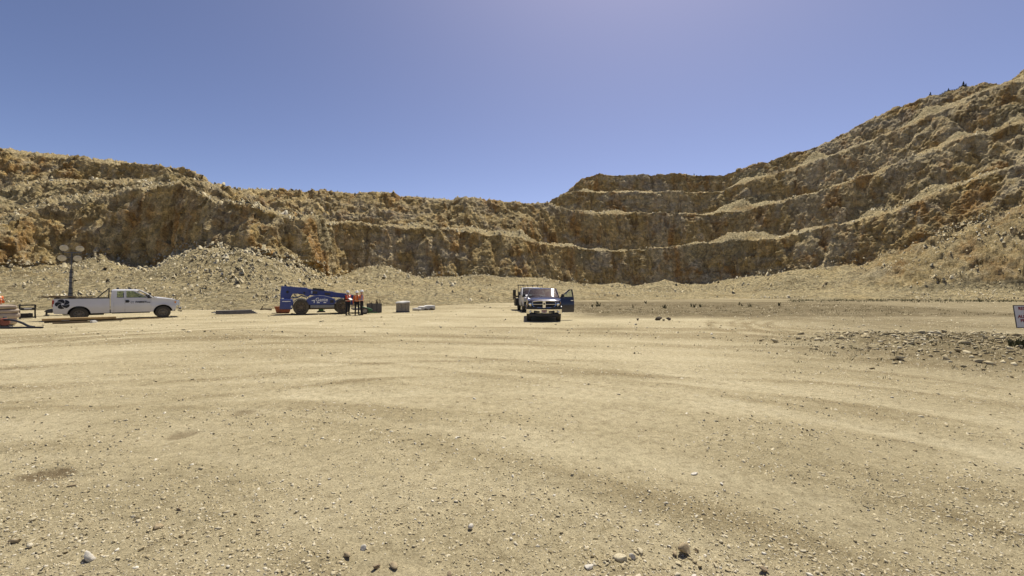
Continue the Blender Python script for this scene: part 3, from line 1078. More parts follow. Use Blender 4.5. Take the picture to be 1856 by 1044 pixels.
rg = np.random.default_rng(11)
vs_all, fs_all, tn_all, off = [], [], [], 0
for (n, y0, y1, pw, smin, mu, sg, smax, kp) in [
        (10000, 2.3, 8.0, 1.5, 0.0035, math.log(0.0048), 0.50, 0.020, 0.50),
        (12000, 2.3, 5.5, 2.2, 0.005, math.log(0.009), 0.55, 0.040, 0.8),
        (5000, 5.0, 22.0, 1.0, 0.005, math.log(0.011), 0.50, 0.05, 1.0),
        (2500, 16.0, 60.0, 1.0, 0.012, math.log(0.024), 0.50, 0.10, 0.9)]:
    pts = floor_points(n, y0, y1, rg, pw, 1.32, kp)
    sz = np.minimum(np.clip(np.exp(rg.normal(mu, sg, len(pts))), smin, smax), 5.0 * pts[:, 1] / FPX)
    tone = np.clip(rg.beta(2.0, 2.2, len(pts)) + 0.10, 0, 1)
    v, f, tn = scatter(pts, sz, rg, 0.38, tone, GRAVEL)
    vs_all.append(v)
    fs_all.append(f + off)
    tn_all.append(tn)
    off += len(v)


def grit_shape(seed, k=5, top=2):
    """low chip, open below: a ring on the ground and one or two points above it"""
    rng = np.random.default_rng(seed)
    a = np.sort(rng.uniform(0, 2 * np.pi, k) * 0.35 + np.arange(k) * 2 * np.pi / k)
    ring = np.stack([np.cos(a) * rng.uniform(0.75, 1.25, k), np.sin(a) * rng.uniform(0.6, 0.95, k), np.full(k, -0.45)], 1)
    if top == 1:
        v = np.concatenate([ring, [[rng.normal(0, .25), rng.normal(0, .25), rng.uniform(0.2, 0.5)]]])
        f = [(i, (i + 1) % k, k) for i in range(k)]
    else:
        t3 = np.array([[0.45 * math.cos(q) + rng.normal(0, .1), 0.4 * math.sin(q) + rng.normal(0, .1), rng.uniform(0.22, 0.55)] for q in (0.3, 2.4, 4.5)])
        v = np.concatenate([ring, t3])
        f = [(k, k + 1, k + 2), (0, 1, k), (1, k + 1, k), (1, 2, k + 1), (2, 3, k + 1), (3, k + 2, k + 1), (3, 4, k + 2), (4, 0, k + 2), (0, k, k + 2)]
    return v, np.array(f)


CHIP = [grit_shape(300 + s_, 5, 2) for s_ in range(16)]
SPECK = [grit_shape(400 + s_, 4, 1) for s_ in range(16)]
for (n, y0, y1, pw, k_px, sg, smax, kp, shp) in [
        (46000, 2.3, 6.5, 2.0, 1.25, 0.70, 0.045, 0.8, CHIP),      # k_px: half size in photograph pixels
        (30000, 2.6, 14.0, 1.0, 0.75, 0.40, 0.05, 1.0, SPECK),
        (52000, 7.0, 60.0, 1.0, 0.95, 0.45, 0.16, 0.95, SPECK),
        (9000, 6.0, 50.0, 1.0, 1.25, 0.50, 0.20, 1.2, CHIP)]:
    pts = floor_points(n, y0, y1, rg, pw, 1.30, kp)
    sz = np.minimum(np.minimum(np.exp(rg.normal(math.log(k_px), sg, len(pts))), 3.6 * k_px) * pts[:, 1] / FPX, smax)
    tone = np.clip(rg.beta(2.8, 2.4, len(pts)) + 0.04, 0, 1)
    v, f, tn = scatter(pts, sz, rg, 0.34, tone, shp)
    vs_all.append(v)
    fs_all.append(f + off)
    tn_all.append(tn)
    off += len(v)
me = np_mesh('gravel', np.concatenate(vs_all), np.concatenate(fs_all))
add_attr(me, 'tone', np.concatenate(tn_all))
tag(link('gravel', me, 'loose_stone'), 'countless small pale gravel chips strewn over the quarry floor', 'gravel', kind='stuff')

# rubble on the scree slopes, benches and the weedy heap
cand_r = np.concatenate([np.arange(6, row_of['C1'] - rows_n[2] + 10), np.arange(row_of['C1'], row_of['T2'] + 3), np.arange(row_of['C2'], row_of['T3'] + 2)])
cc = np.nonzero((cpx > -120) & (cpx < 1980))[0]
n = 46000
r_i = rg.choice(cand_r, n)
c_i = rg.choice(cc, n)
pts = PG[r_i, c_i] + np.stack([rg.normal(0, 0.15, n), rg.normal(0, 0.25, n), 0 * np.zeros(n)], 1)
clump = fbm(pts / 6.0, 3, 301)
dist = pts[:, 1]
up = np.clip((r_i / row_of['T1']), 0, 1.4)
talus = np.clip(1 - np.abs(cpx[c_i] - 440) / 190, 0, 1) * (up > 0.55)
sz = np.exp(rg.normal(math.log(0.08), 0.60, n)) * (1 + 0.8 * talus) * (0.40 + 0.75 * up) * (1 + 0.9 * np.clip(clump, 0, 1))
keep = (clump + rg.normal(0, 0.25, n) > 0.12 - 0.40 * np.clip(up, 0, 1) - 0.25 * (talus > 0) + 0.25 * (cpx[c_i] > 900)) & (pts[:, 2] > gz(pts[:, 0], pts[:, 1]) - 0.05)
pts, sz = pts[keep], np.clip(sz[keep], 0.04, 0.62)
v, f, tn = scatter(pts, sz * 1.15, rg, 0.10, np.clip(rg.beta(2.2, 2.4, len(pts)), 0, 1), [(v_ * np.array([1, 1, 1.35]), f_) for v_, f_ in CHIP])
me = np_mesh('talus_rubble', v, f)
add_attr(me, 'tone', tn)
tag(link('talus_rubble', me, 'loose_stone'), 'broken tan rubble lying on the scree below the quarry faces', 'rubble', kind='stuff')

n = 4200
hx = rg.normal(14.5, 3.8, n)
hy = rg.normal(12.8, 2.7, n)
ok = np.exp(-(((hx - 14.5) / 5.6) ** 2 + ((hy - 12.8) / 4.2) ** 2) ** 1.5) > rg.uniform(0.05, 0.6, n)
hx, hy = hx[ok], hy[ok]
pts = np.stack([hx, hy, gsurf(hx, hy)], 1)
v, f, tn = scatter(pts, np.clip(np.exp(rg.normal(math.log(0.036), 0.5, len(pts))), 0.012, 0.15), rg, 0.25, np.clip(rg.beta(1.5, 2.9, len(pts)), 0, 1), GRAVEL)
me = np_mesh('heap_rubble', v, f)
add_attr(me, 'tone', tn)
tag(link('heap_rubble', me, 'loose_stone'), 'brown and grey rubble on the low weedy heap at the right', 'rubble', kind='stuff')


def skyline_at(px):
    """highest visible point of the wall in a column"""
    c = int(round(np.interp(px, cpx, np.arange(NCOL))))
    col_ = PG[row_of['C3']:row_of['C4'] + 6, c]
    k = int(np.argmax((col_[:, 2] - CAMH) / col_[:, 1]))
    return Vector(col_[k])
# ------------------------------------------------------------------ pickups
def panel(poly, hw, side, thick=0.035, cuts=8):
    """body panel: outline (x, z) bent over the body section hw(z, x); side = +1 left, -1 right"""
    bm = bmesh.new()
    vs = [bm.verts.new((x_, 0, z_)) for x_, z_ in poly]
    bm.faces.new(vs)
    z0, z1 = min(p_[1] for p_ in poly), max(p_[1] for p_ in poly)
    for k in range(1, cuts):
        zc = z0 + (z1 - z0) * k / cuts
        bmesh.ops.bisect_plane(bm, geom=bm.verts[:] + bm.edges[:] + bm.faces[:], plane_co=(0, 0, zc), plane_no=(0, 0, 1))
    outer = {}
    fs = [[v.co.copy() for v in f.verts] for f in bm.faces]
    bm2 = bmesh.new()
    def gv(co, off):
        key = (round(co.x, 4), round(co.z, 4), off)
        if key not in outer:
            outer[key] = bm2.verts.new((co.x, side * (hw(co.z, co.x) - off), co.z))
        return outer[key]
    for f in fs:
        for off in (0.0, thick):
            try:
                bm2.faces.new([gv(c, off) for c in f])
            except ValueError:
                pass
    edges = [e for e in bm2.edges if len(e.link_faces) == 1]
    done = set()
    for e in bm.edges:
        if len(e.link_faces) == 1:
            a, b = e.verts[0].co, e.verts[1].co
            try:
                bm2.faces.new([gv(a, 0.0), gv(b, 0.0), gv(b, thick), gv(a, thick)])
            except ValueError:
                pass
    bmesh.ops.recalc_face_normals(bm2, faces=bm2.faces)
    me = bpy.data.meshes.new('panel')
    bm2.to_mesh(me)
    bm.free()
    bm2.free()
    return me


def plink(name, me, mat, parent, smooth=True):
    o = link(name, me, mat, parent)
    me.name = name
    if smooth:
        me.polygons.foreach_set('use_smooth', np.ones(len(me.polygons), bool))
        me.set_sharp_from_angle(angle=math.radians(30))
    return o


def arch(cx, cz, r, z0, n=14, a0=None):
    """points of a wheel arch from the rear to the front at rocker height z0"""
    a = math.asin((z0 - cz) / r)
    st, en = math.pi - a, a
    return [(cx + r * math.cos(st + (en - st) * k / n), cz + r * math.sin(st + (en - st) * k / n)) for k in range(n + 1)]


def ring_panel(outer, inner, hw, side, thick=0.04):
    n = len(outer)
    vs, fs = [], []
    for off in (0.0, thick):
        for x_, z_ in outer + inner:
            vs.append((x_, side * (hw(z_, x_) - off), z_))
    for i in range(n):
        j = (i + 1) % n
        fs.append((i, j, n + j, n + i))
        fs.append((2 * n + i, 3 * n + i, 3 * n + j, 2 * n + j))
        fs.append((i, 2 * n + i, 2 * n + j, j))
        fs.append((n + i, n + j, 3 * n + j, 3 * n + i))
    b = MB()
    b.add(vs, fs)
    return b


def make_wheel(root, x_, y_, r, w, rim_mat, tyre_mat='rubber', steps=6, rim_r=0.62):
    s = 1 if y_ > 0 else -1
    wh = empty('wheel', (x_, y_, r), 0, root)
    R = r
    prof = [(R * 0.60, -w / 2 * 0.86), (R * 0.72, -w / 2), (R * 0.90, -w / 2 * 1.0), (R * 0.975, -w / 2 * 0.86), (R, -w / 2 * 0.6), (R, w / 2 * 0.6), (R * 0.975, w / 2 * 0.86),
            (R * 0.90, w / 2), (R * 0.72, w / 2), (R * 0.60, w / 2 * 0.86)]
    t = MB().lathe(prof, 32, 'Y', closed=True)
    for k in range(26):      # tread lugs
        a = 2 * math.pi * k / 26
        for yy in (-0.3, 0.3):
            aa = a + (0.06 if yy > 0 else -0.06)
            t.box((math.cos(aa) * R * 0.998, yy * w, math.sin(aa) * R * 0.998), (0.016 * R / 0.4, w * 0.36, R * 0.13), rot=(0, -aa, 0))
    t.build('tyre', tyre_mat, wh, smooth=True)
    rr = R * rim_r
    o = s * w / 2
    rim = MB().lathe([(rr, o * 0.2), (rr, o * 0.9), (rr * 0.93, o * 0.95), (rr * 0.88, o * 0.62), (rr * 0.50, o * 0.55), (rr * 0.42, o * 0.85), (rr * 0.30, o * 0.9), (0.01, o * 0.9), (0.01, o * 0.2)], 28, 'Y')
    rim.build('rim', rim_mat, wh, smooth=True)
    hub = MB()
    for k in range(8):
        a = 2 * math.pi * k / 8
        hub.box((math.cos(a) * rr * 0.68, o * 0.60, math.sin(a) * rr * 0.68), (rr * 0.16, abs(o) * 0.06, rr * 0.16), rot=(0, -a, 0))
        hub.tube((math.cos(a) * rr * 0.36, o * 0.86, math.sin(a) * rr * 0.36), (math.cos(a) * rr * 0.36, o * 0.98, math.sin(a) * rr * 0.36), rr * 0.035, n=6)
    tag(hub.build('wheel_nuts', 'underbody', wh), kind='stuff')
    return wh


def make_pickup(name, loc, rz, c):
    """x forward from the rear axle, y left, z up"""
    root = empty(name, loc, rz)
    Wd, belt, roofz, rock = c['W'], c['belt'], c['roof'], c['rocker']
    paint = c['paint']
    wb, R = c['wb'], c['R']
    top_k = c['top_k']

    def hw(z_, x_=0.0):
        if z_ <= belt:
            t_ = (z_ - rock) / (belt - rock)
            y_ = Wd * (0.965 + 0.05 * math.sin(max(0, min(1, t_ * 1.05)) * math.pi) - 0.015 * t_)
        else:
            t_ = (z_ - belt) / (roofz - belt)
            y_ = Wd * (0.95 + (top_k - 0.95) * t_ ** 1.15)
        # the nose and the tail draw in a little
        y_ -= 0.10 * max(0, (x_ - (c['nose'] - 0.7)) / 0.7) ** 2 * Wd
        return y_

    cr, ds, df, nose, br = c['cab_rear'], c['split'], c['door_front'], c['nose'], c['bed_rear']
    cowlx, roofx = c['cowl'], c['roof_front']
    ar = c['arch']
    rail = c.get('rail', belt + 0.0)
    hood_z0, hood_z1 = c['hood'], c['hood_front']

    # --- box
    if c.get('bed') != 'flat':
        for sd in (-1, 1):
            poly = [(br, rock + 0.14)] + [(br + 0.05, rock + 0.04)] + arch(0, R, ar, rock + 0.02) + [(cr - 0.05, rock + 0.02), (cr - 0.05, rail), (br + 0.03, rail), (br, rail - 0.06)]
            o = plink('bed_side', panel(poly, hw, sd, 0.07), paint, root)
            MB().box(((br + cr) / 2 + 0.02, sd * (hw(rail) - 0.045), rail + 0.012), (cr - br - 0.1, 0.10, 0.022)).build('rail_cap', 'black_plastic', o)
        MB().box((br + 0.03, 0, (rail + rock) / 2 + 0.12), (0.05, 2 * Wd * 0.86, rail - rock - 0.26)).build('tailgate', paint, root, 0.012)
        MB().box(((br + cr) / 2, 0, rock + 0.42), (cr - br - 0.1, 2 * Wd * 0.88, 0.05)).build('bed_floor', 'dark_grey_metal', root)
        MB().box((cr - 0.07, 0, (rail + rock) / 2 + 0.2), (0.04, 2 * Wd * 0.88, rail - rock - 0.45)).build('bed_bulkhead', paint, root)
        for sd in (-1, 1):
            tl = MB().box((br + 0.005, sd * (Wd * 0.93), rail - 0.27), (0.10, 0.13, 0.40)).build('tail_light', 'red_lens', root, 0.02)
            MB().box((br - 0.048, sd * (Wd * 0.93), rail - 0.33), (0.012, 0.10, 0.10)).build('reverse_lamp', 'clear_lens', tl)
    MB().box((br - 0.13, 0, rock + 0.20), (0.20, 2 * Wd * 0.90, 0.20)).box((br - 0.22, 0, rock + 0.28), (0.1, 0.5, 0.03)).build('rear_bumper', c.get('rear_bumper', 'chrome'), root, 0.02)
    # --- underbody that closes the view through below the floor
    ub = MB()
    for sd in (-1, 1):
        ub.box(((br + nose) / 2, sd * 0.42, rock + 0.10), (nose - br - 0.4, 0.09, 0.16))
    ub.box(((cr + df) / 2, 0, rock + 0.09), (df - cr, 2 * Wd * 0.9, 0.1))
    ub.box((0, 0, R), (0.14, 2 * Wd * 0.8, 0.14)).box((wb, 0, R), (0.14, 2 * Wd * 0.8, 0.14))
    ub.box((wb, 0, rock + 0.42), (1.1, Wd * 1.12, 0.62)).box((0.1, 0, rock + 0.26), (1.4, Wd * 1.1, 0.2))
    ub.tube((0.3, 0.1, R), (wb - 0.4, 0.1, R + 0.05), 0.05)
    ub.box((0.6, -0.62, R + 0.05), (1.0, 0.36, 0.25)).box((br + 0.5, 0.2, rock + 0.05), (0.3, 0.9, 0.2))
    ub.build('chassis', 'underbody', root)
    for sd in (-1, 1):
        for x0 in (0, wb):
            wl_ = MB()
            pts = arch(x0, R, ar + 0.015, rock + 0.02, 14)
            for a_, b_ in zip(pts[:-1], pts[1:]):
                y0_, y1_ = sd * (Wd * 0.93), sd * (Wd * 0.50)
                wl_.add([(a_[0], y0_, a_[1]), (b_[0], y0_, b_[1]), (b_[0], y1_, b_[1]), (a_[0], y1_, a_[1])], [(0, 1, 2, 3)])
            wl_.build('wheel_well', 'underbody', root)

    # --- front wings
    for sd in (-1, 1):
        ztop = lambda x_: hood_z0 + (hood_z1 - hood_z0) * max(0, (x_ - cowlx) / (nose - cowlx)) ** 1.6 - 0.035
        poly = [(df + 0.006, rock + 0.02)] + arch(wb, R, ar, rock + 0.02) + [(nose - 0.22, rock + 0.16), (nose - 0.17, hood_z1 - 0.40), (nose - 0.10, hood_z1 - 0.12)]
        poly += [(x_, ztop(x_)) for x_ in np.linspace(nose - 0.10, df + 0.006, 7)]
        f = plink('fender', panel(poly, hw, sd, 0.06), paint, root)
        lip = MB()
        pts = arch(wb, R, ar + 0.012, rock + 0.03)
        lip.path([(a_, sd * (hw(z_, a_) + 0.004), z_) for a_, z_ in pts], 0.02, 6)
        lip.build('arch_lip', paint, f)

    # --- bonnet
    def hood_fn(u, v):
        x_ = cowlx - 0.04 + (nose - 0.03 - cowlx) * u
        s_ = v * 2 - 1
        zc = hood_z0 + (hood_z1 - hood_z0) * max(0, u) ** 1.6
        y_ = s_ * (hw(min(zc, belt), x_) - 0.035)
        bulge = 0.05 * (1 - u) * (1 - s_ * s_) + 0.035 * (1 - abs(s_) ** 4) + (0.028 * math.exp(-((abs(s_) - 0.35) / 0.12) ** 2) if c.get('power_dome') else 0)
        nosed = -0.10 * max(0, (u - 0.86) / 0.14) ** 2
        return (x_ - 0.06 * abs(s_) ** 3 * u, y_, zc - 0.03 + bulge + nosed)
    MB().grid(hood_fn, 14, 16, (0, 0, -0.03)).build('bonnet', paint, root, smooth=True)
    MB().box((cowlx - 0.02, 0, hood_z0 - 0.02), (0.22, 2 * Wd * 0.86, 0.05)).build('cowl', 'black_plastic', root)

    # --- cab
    def roof_fn(u, v):
        s_ = v * 2 - 1
        x_ = cr + 0.04 + (roofx - cr - 0.04) * u
        e = 0.05 * max(0, (u - 0.85) / 0.15) ** 2 + 0.04 * max(0, (0.12 - u) / 0.12) ** 2
        return (x_, s_ * (hw(roofz - 0.07, 0) + 0.004), roofz - 0.085 * abs(s_) ** 5 - e)
    rf = MB().grid(roof_fn, 10, 14, (0, 0, -0.035)).build('roof', paint, root, smooth=True)
    for k in c.get('roof_lamps', ()):
        MB().box((k, 0.0, roofz + 0.045), (0.14, 0.40, 0.09), taper=(0.8, 0.9)).build('roof_beacon', 'black_plastic', rf, 0.01)
    zs = roofz - 0.075
    # windscreen and pillars
    def ws(u, v):
        s_ = v * 2 - 1
        x_ = cowlx + 0.02 + (roofx - 0.01 - cowlx) * u - 0.10 * abs(s_) ** 2.5 * (1 - 0.4 * u)
        return (x_, s_ * (hw(belt) * 0.96 + (hw(zs) - 0.02 - hw(belt) * 0.96) * u), hood_z0 - 0.01 + (zs + 0.04 - hood_z0) * u)
    MB().grid(ws, 8, 12).build('windscreen', c['glass'], root, smooth=True)
    for sd in (-1, 1):
        a_ = ws(0, 0 if sd < 0 else 1)
        b_ = ws(1, 0 if sd < 0 else 1)
        MB().path([(a_[0] - 0.02, a_[1] + sd * 0.012, a_[2] - 0.03), ((a_[0] + b_[0]) / 2 + 0.01, (a_[1] + b_[1]) / 2 + sd * 0.014, (a_[2] + b_[2]) / 2 + 0.01), (b_[0] - 0.03, b_[1] + sd * 0.005, b_[2] + 0.01)], 0.042, 8).build('pillar', paint, root, smooth=True)
    for y0_ in (-0.45, 0.25):
        wip = MB()
        a_, b_ = ws(0.03, 0.5 + y0_ / 2), ws(0.14, 0.5 + y0_ / 2 - 0.25)
        wip.tube((a_[0] + 0.02, a_[1], a_[2] + 0.02), (b_[0] + 0.02, b_[1], b_[2] + 0.02), 0.01, n=5)
        wip.build('wiper', 'black_plastic', root)
    # rear of the cab
    MB().box((cr + 0.02, 0, (rock + belt) / 2 + 0.05), (0.05, 2 * Wd * 0.92, belt - rock)).build('cab_back', paint, root)
    MB().add([(cr + 0.01, -hw(belt) * 0.9, belt + 0.04), (cr + 0.01, hw(belt) * 0.9, belt + 0.04), (cr + 0.05, hw(zs) * 0.9, zs), (cr + 0.05, -hw(zs) * 0.9, zs)], [(0, 1, 2, 3)]).build('rear_window', c['glass'], root)
    # doors
    wtop = roofz - 0.13
    for sd in (-1, 1):
        # C pillar / rear corner
        plink('cab_corner', panel([(cr, rock + 0.03), (cr + 0.14, rock + 0.03), (cr + 0.14, zs), (cr + 0.05, zs), (cr, belt)], hw, sd, 0.05), paint, root)
        opened = c.get('open_door') == sd
        # rear (half) door
        rd = plink('rear_door', panel([(cr + 0.146, rock + 0.03), (ds - 0.004, rock + 0.03), (ds - 0.004, belt), (cr + 0.146, belt)], hw, sd, 0.05), paint, root)
        out = [(cr + 0.146, belt + 0.002), (ds - 0.004, belt + 0.002), (ds - 0.004, zs), (cr + 0.146, zs)]
        q = c['rear_win']
        inn = [(q[0], belt + 0.045), (q[1], belt + 0.045), (q[1], wtop), (q[0] + 0.02, wtop)]
        ring_panel(out, inn, hw, sd).build('window_frame', paint, rd)
        gl = MB().add([(x_, sd * (hw(z_) - 0.025), z_) for x_, z_ in inn], [(0, 1, 2, 3)])
        gl.build('window', 'side_glass', rd)
        # front door (about its own hinge when open)
        hinge = (df - 0.004, sd * (hw(1.0, df) - 0.03))
        fd_parent = root
        pf = panel([(ds + 0.004, rock + 0.03), (df, rock + 0.03), (df, belt - 0.04), (df - 0.02, belt), (ds + 0.004, belt)], hw, sd, 0.06)
        fd = plink('front_door', pf, paint, root)
        xs_ = df - 0.06
        rake = (roofx - cowlx) / (zs - hood_z0)
        xt = min(xs_ - 0.02, xs_ + rake * (zs - belt) + 0.05)
        out = [(ds + 0.004, belt + 0.002), (xs_, belt + 0.002), (xt, zs), (ds + 0.004, zs)]
        inn = [(ds + 0.07, belt + 0.04), (xs_ - 0.10, belt + 0.04), (xt - 0.06, wtop + 0.01), (ds + 0.07, wtop + 0.01)]
        ring_panel(out, inn, hw, sd).build('window_frame', paint, fd)
        if not opened:
            MB().add([(x_, sd * (hw(z_) - 0.025), z_) for x_, z_ in inn], [(0, 1, 2, 3)]).build('window', 'side_glass', fd)
        else:
            MB().add([(x_, sd * (hw(z_) - 0.025), z_) for x_, z_ in inn], [(0, 1, 2, 3)]).build('window', 'side_glass', fd)
            MB().box(((ds + df) / 2, sd * (hw(0.9) - 0.085), (rock + belt) / 2), (df - ds - 0.08, 0.05, belt - rock - 0.12)).build('door_card', 'seat_cloth', fd, 0.01)
        MB().box((ds + 0.15, sd * (hw(belt - 0.17) + 0.012), belt - 0.19), (0.20, 0.03, 0.045)).build('handle', c.get('handle', 'black_plastic'), fd, 0.008)
        mr = MB()
        mx = df - 0.12
        mr.box((mx, sd * (hw(belt) + 0.06), belt + 0.04), (0.06, 0.16, 0.05))
        mr.box((mx, sd * (hw(belt) + 0.19), belt + 0.11), (0.13, 0.20, 0.24 if c.get('tall_mirror') else 0.19), taper=(0.8, 0.9))
        mr.build('mirror', 'black_plastic', fd, 0.02)
        if opened:
            ang = sd * c['open_angle']
            m_ = Matrix.Translation((hinge[0], hinge[1], 0)) @ Matrix.Rotation(-ang, 4, 'Z') @ Matrix.Translation((-hinge[0], -hinge[1], 0))
            fd.matrix_local = m_
        ro = MB().box(((cr + df) / 2, sd * (hw(rock + 0.03) - 0.06), rock - 0.005), (df - cr - 0.1, 0.14, 0.07)).build('sill_step', 'black_plastic', root, 0.01)

    # --- cabin
    for yy in (-0.42, 0.42):
        xx = ds + 0.30
        MB().box((xx, yy, rock + 0.42), (0.52, 0.52, 0.18)).box((xx - 0.26, yy, rock + 0.78), (0.14, 0.50, 0.62), rot=(0, -0.2, 0)).box((xx - 0.34, yy, rock + 1.19), (0.10, 0.26, 0.18)).build('seat', 'seat_cloth', root, 0.03)
    MB().box((cr + 0.3, 0, rock + 0.5), (0.4, 2 * Wd * 0.8, 0.3)).build('rear_bench', 'seat_cloth', root, 0.03)
    MB().box((cowlx - 0.42, 0, hood_z0 - 0.20), (0.5, 2 * Wd * 0.84, 0.34)).box((cr + 1.0, 0, rock + 0.17), (df - cr - 0.2, 2 * Wd * 0.86, 0.06)).build('dashboard', 'black_plastic', root, 0.03)
    swm = MB()
    ring = [(cowlx - 0.76 + 0.06 * math.sin(a), 0.42 + 0.19 * math.cos(a), hood_z0 - 0.06 + 0.18 * math.sin(a)) for a in np.linspace(0, 2 * math.pi, 19)]
    swm.path(ring, 0.016, 6).tube((cowlx - 0.76, 0.42, hood_z0 - 0.06), (cowlx - 0.5, 0.42, hood_z0 - 0.16), 0.03)
    swm.build('steering_wheel', 'black_plastic', root)

    # --- wheels
    for x_ in (0, wb):
        for sd in (-1, 1):
            make_wheel(root, x_, sd * (Wd - c['tw'] / 2 - 0.02), R, c['tw'], c['rim'])
    return root, hw


FORD = dict(W=1.0, belt=1.36, roof=1.955, rocker=0.43, paint='white_paint', wb=4.01, R=0.405, top_k=0.80, cab_rear=1.42, split=2.09, door_front=3.38, nose=4.90, bed_rear=-1.10,
            cowl=3.60, roof_front=2.84, arch=0.515, hood=1.40, hood_front=1.22, glass='wind_glass', rear_win=(1.70, 2.04), tw=0.25, rim='dusty_rim', rear_bumper='dark_grey_metal', tall_mirror=True, roof_lamps=())
# stands across the line of sight, tail nearest to the camera
Fr = P(118, 0, 26.9)
fx, fy = -27.3, 26.95
frz = math.radians(43.0)
fz = gz1(-25.5, 28.5) - 0.01
ford, fhw = make_pickup('pickup_truck', (fx, fy, fz), frz, FORD)
tag(ford, 'white extended cab pickup with black swirl emblem, parked side-on below the light mast', 'truck')


def front_common(root, c, hw):
    return None


# front of the white truck
nose = FORD['nose']
MB().box((nose - 0.02, 0, 0.98), (0.10, 1.36, 0.42)).build('grille_frame', 'chrome', ford, 0.03)
for zz in (0.88, 0.98, 1.08):
    MB().box((nose + 0.035, 0, zz), (0.02, 1.18, 0.06)).build('grille_slot', 'black_plastic', ford)
MB().box((nose + 0.02, 0, 0.60), (0.20, 1.90, 0.24)).build('front_bumper', 'chrome', ford, 0.04)
MB().box((nose + 0.09, 0, 0.46), (0.10, 1.55, 0.14)).build('air_dam', 'black_plastic', ford, 0.02)
for sd in (-1, 1):
    hl = MB().box((nose - 0.10, sd * 0.83, 1.00), (0.22, 0.26, 0.34), taper=(0.8, 0.95)).build('headlight', 'clear_lens', ford, 0.03)
    MB().box((nose - 0.22, sd * 0.925, 1.06), (0.12, 0.05, 0.12)).build('turn_signal', 'amber_lens', hl, 0.01)
    MB().box((nose + 0.02, sd * 0.955, 0.60), (0.12, 0.02, 0.10)).build('fog_recess', 'black_plastic', ford)
# headache rack behind the cab
hr = MB()
for yy in (-0.82, -0.28, 0.28, 0.82):
    hr.tube((1.32, yy, 1.38), (1.34, yy * 0.92, 2.02), 0.028, n=6)
hr.tube((1.34, -0.78, 2.02), (1.34, 0.78, 2.02), 0.032, n=6).tube((1.33, -0.80, 1.70), (1.33, 0.80, 1.70), 0.025, n=6)
for zz in np.linspace(1.48, 1.95, 9):
    hr.box((1.335, 0, zz), (0.012, 1.5, 0.018))
for sd in (-1, 1):
    hr.tube((0.78, sd * 0.93, 1.40), (1.32, sd * 0.76, 2.00), 0.026, n=6)
    hr.tube((0.70, sd * 0.93, 1.39), (1.34, sd * 0.93, 1.39), 0.03, n=6)
hr.build('headache_rack', 'black_steel', ford)
MB().box((1.75, 0.1, 2.01), (0.14, 0.34, 0.11), taper=(0.8, 0.9)).build('roof_beacon', 'black_plastic', ford, 0.01)
# emblem: five black blades around a pale swirl
em = MB()
ec = (-0.70, 1.05)
for k in range(5):
    pts = []
    b0 = 2 * math.pi * k / 5 + 0.45
    n_ = 8
    inner = [(0.07 + (0.275 - 0.07) * t_, b0 + 0.95 * t_ ** 0.7) for t_ in np.linspace(0, 1, n_)]
    outer = [(0.305 + 0.02 * math.sin((a - 0.1) / 0.85 * math.pi), b0 + 0.95 + a) for a in np.linspace(0.08, 0.95, 6)]
    backp = [(0.07 + (0.265 - 0.07) * t_, b0 + 1.09 + 0.95 * t_ ** 0.7) for t_ in np.linspace(1, 0.1, n_)]
    for r_, a_ in inner + outer + backp:
        pts.append((ec[0] + r_ * math.cos(a_), ec[1] + r_ * math.sin(a_) * 0.92))
    em.add([(x_, -(fhw(z_) + 0.006), z_) for x_, z_ in pts], [tuple(range(len(pts)))])
tag(em.build('emblem', 'print_black', ford), kind='stuff')


def text_part(body, size, mat, parent, loc, rot, name='lettering', extrude=0.002, align='LEFT', shear=0.0, bold=0.0, sx=1.0):
    cu = bpy.data.curves.new(name, 'FONT')
    cu.body = body
    cu.size = size
    cu.align_x = align
    cu.extrude = extrude
    cu.shear = shear
    cu.offset = bold
    cu.resolution_u = 3
    tmp = bpy.data.objects.new('tmp_text', cu)
    COL.objects.link(tmp)
    dg = bpy.context.evaluated_depsgraph_get()
    me_ = bpy.data.meshes.new_from_object(tmp.evaluated_get(dg))
    bpy.data.objects.remove(tmp)
    bpy.data.curves.remove(cu)
    o = link(name, me_, mat, parent)
    o.location = loc
    o.rotation_euler = rot
    o.scale = (sx, 1, 1)
    return o


ys_ = -(fhw(1.10) + 0.008)
MB().box((2.20, ys_, 1.165), (0.17, 0.006, 0.17)).build('door_decal', 'print_black', ford)
sw = MB()
for k in range(5):
    a = 2 * math.pi * k / 5
    sw.add([(2.44 + r_ * math.cos(a + da), ys_ - 0.001, 1.10 + r_ * math.sin(a + da)) for r_, da in ((0.03, 0), (0.085, 0.35), (0.095, 0.8), (0.04, 0.75))], [(0, 1, 2, 3)])
tag(sw.build('door_emblem', 'print_black', ford), kind='stuff')
text_part('FABRET', 0.165, 'print_black', ford, (2.60, ys_ - 0.002, 1.055), (math.radians(90), 0, 0), bold=0.006)
text_part('TEAM', 0.085, 'print_black', ford, (3.13, ys_ - 0.002, 1.055), (math.radians(90), 0, 0), bold=0.003)

